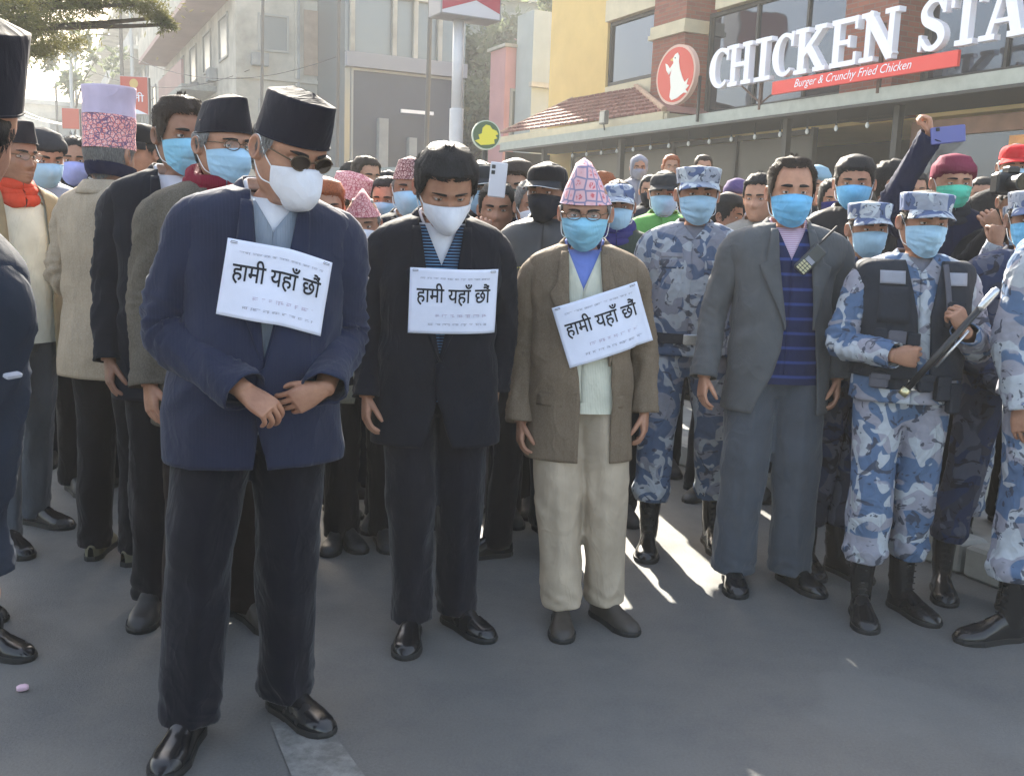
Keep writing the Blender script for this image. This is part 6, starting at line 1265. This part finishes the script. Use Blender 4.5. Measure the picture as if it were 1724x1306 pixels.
    P = by(1716, 292, 66, 'photographer in black cap holding a camera at the right edge', head='under', hat=lambda P: P.cap(BLK2, 'base', h=.07), coat=BLK2, hath=.02, Y=4.6, yaw=-10, hd=(0, 0, 0), arms=lambda P: dict(R=P.arm('R', (.26, -.10, 1.24), (.12, -.22, 1.48), (.5, -.2, .6), (0, 1, 0), 'grip'), L=P.arm('L', (.24, -.10, 1.24), (.08, -.22, 1.46), (-.5, -.2, .6), (0, 1, 0), 'grip')))
    for u, v, w, lab, kw in ((30, 238, 40, 'dark-haired head between the red scarf and the black knit cap', dict(hm=HBR, yaw=40, mask=MPB)), (205, 238, 36, 'small head behind the rose topi at its right', dict(yaw=-30, coat=BNV, mask=MWH)), (262, 236, 40, 'onlooker with blue mask low behind the close-cropped man', dict(mask=MPB, yaw=20)), (722, 288, 34, 'onlooker peeping between the maroon topi and the bowed head', dict(coat=BRN, yaw=-20, mask=MBL)),
        (852, 286, 36, 'onlooker in white mask between the white phone and the dark green mask', dict(mask=MWH, yaw=10)), (990, 284, 34, 'onlooker with short hair tight behind the pale pointed topi', dict(coat=LTGR, yaw=15, hm=HBR, mask=MNV)), (1098, 296, 36, 'onlooker with black mask left of the green jacket', dict(mask=MBK, coat=DNM, yaw=-15)), (1160, 290, 36, 'head with thick hair right of the green jacket', dict(head='full', coat=DGR, yaw=30, mask=MBK)),
        (1262, 318, 36, 'onlooker in lavender mask right of the purple cap', dict(mask=MLV, coat=BRN)), (1540, 292, 40, 'onlooker with blue mask under the raised dark blue sleeve', dict(mask=MBL, coat=DGR, yaw=-10)), (1656, 300, 40, 'masked onlooker with short hair between the plum cap and the black camera', dict(coat=BNV, yaw=-25, mask=MPB)), (1420, 292, 34, 'onlooker in blue mask left of the young man in bright blue mask', dict(mask=MBL, coat=LTGR))):
        by(u, v, w, lab, q=3, **kw)
    for x, y, H, lab in ((-1.50, 4.78, 1.64, 'added dark-clothed onlooker, mostly hidden behind the maroon scarf, shading the road'), (-2.05, 5.2, 1.62, 'added dark-clothed onlooker, hidden between the beige jacket and the dark suit, shading the road')):  # two mostly hidden onlookers added to block sun streaks on the road
        P = Person(x, y, H, 0, lab, 'onlookers in the crowd', fine=3, seed=int(-x * 40)); A = dict(R=P.arm('R'), L=P.arm('L')); P.body(A, eyes=False); P.jacket(BLK2, A, op=lambda z: (-.006 + 0 * z, 0 * z + .001), lap=0, pockets=False); P.trousers(BLK2, suit_feet(), fus=False); [P.shoe(i, LBD) for i in (0, 1)]; P.hair('short')
    cameraobj(atY(1700, 310, 4.28))
def scarf(P, m, kind):
    b = MB(); n = 60; t = np.linspace(0, 2 * PI, n)
    for k, (r, z, tr) in enumerate(((.078, 1.475, .030), (.086, 1.445, .032), (.074, 1.502, .026))):
        pts = np.stack([r * np.sin(t), .004 - r * 1.02 * np.cos(t) - .006, z - .024 * np.cos(t) + .006 * np.sin(3 * t + k)], -1)
        V, Fc, _ = tube(pts, tr, 12, False, lambda S, T: .005 * vn(np.stack(np.broadcast_arrays(np.cos(T) * 2, np.sin(T) * 2, S * 22), -1), 3 + k)); b.add(P.bend(V), Fc)
    return b.build('scarf', m, P.root, smooth=True)
def phone(c, d, m, label, rz=0, lens=False):
    R = np.array(Matrix.Rotation(math.radians(rz), 3, 'Y')); o = empty('phone', c); tag(o, label, 'phone'); b = MB(); b.box((0, 0, 0), d, R=R, bev=.004); b.build('case', m, o)
    b = MB()
    for i in range(2 if lens else 1): b.box(R @ np.array([-d[0] * .30, -.006, d[2] * (.36 - .16 * i)]), (.016, .004, .016), R=R, bev=.001)
    b.build('camera_lens', BLKP, o); b = MB(); b.box(R @ np.array([0, .0056, 0]), (d[0] * .92, .001, d[2] * .94), R=R); b.build('screen', MC.get('lens_dark', BLKP), o)
def cameraobj(c):
    o = empty('camera', c); tag(o, 'black photo camera held up at the right edge', 'camera'); b = MB(); b.box((0, 0, 0), (.14, .07, .095), bev=.012); b.box((0, .0, .058), (.05, .06, .03), bev=.006); b.build('camera_body', BLKP, o)
    b = MB(); b.tube([(0, -.03, 0), (0, -.11, 0), (0, -.112, 0), (0, -.13, 0)], [.036, .036, .040, .040], 18); b.build('lens_barrel', BLKP, o); b = MB(); b.tube([(0, -.128, 0), (0, -.1315, 0)], .034, 18); b.build('front_glass', MC.get('lens_dark', BLKP), o)
crowd()
# ---- things worn or held in front
def local(P, p):
    q = P.bend(np.array([p], float))[0]; R = Matrix.Rotation(P.root.rotation_euler.z, 3, 'Z'); return Vector(P.root.location) + R @ (Vector(q) * P.root.scale[0])
def radio(P):
    x, z = .062, 1.355; c = local(P, (x, float(P.surf(np.array(x), np.array(z), .035)), z)); o = empty('two_way_radio', c, P.root.rotation_euler.z); tag(o, 'small dark radio with a pale keypad clipped aslant at the striped sweater', 'radio')
    R = np.array(Matrix.Rotation(math.radians(42), 3, 'Y') ); T = lambda a: R @ np.array(a, float)
    b = MB(); b.box((0, 0, 0), (.056, .026, .125), R=R, bev=.006); b.build('casing', RAD, o)
    b = MB(); b.box(T((0, -.0145, -.005)), (.036, .003, .018), R=R); b.build('display', LTGR, o)
    for i in range(12):
        b = MB(); b.box(T((-.015 + .015 * (i % 3), -.0145, -.022 - .011 * (i // 3))), (.012, .004, .008), R=R, bev=.001); b.build('key', KEYS, o)
    b = MB(); b.tube([T((-.018, 0, .06)), T((-.018, 0, .16))], .005, 8); b.build('antenna', BLKP, o)
radio(PP[4])
def baton(P):
    a, b_ = local(P, (-.03, -.305, 1.055)), local(P, (.20, -.325, 1.375)); d = (b_ - a); o = empty('baton', a); tag(o, 'long dark and silver baton held aslant by the officer in the vest', 'baton'); L = np.array(d)
    b = MB(); b.tube([-.28 * L, L * .77], .012, 10); b.build('shaft', BLKP, o, smooth=True); b = MB(); b.tube([L * .74, L * .78, L * .96, L * 1.0], [.012, .015, .015, .010], 12); b.build('silver_grip', SILV, o, smooth=True); b = MB(); b.tube([L * .05 + np.array([.03, 0, 0]), L * .50 + np.array([.03, 0, 0])], .006, 8); b.build('side_rod', SILV, o, smooth=True); b = MB(); b.tube([-.30 * L, -.22 * L], .017, 12); b.build('end_cap', BRASS, o, smooth=True)
    # folded dark bag under the forearm
    b = MB(); T = [(.10, -.20, 1.03), (.20, -.24, 1.00), (.31, -.21, .985), (.33, -.17, 1.02), (.24, -.15, 1.05)]
baton(PP[5])
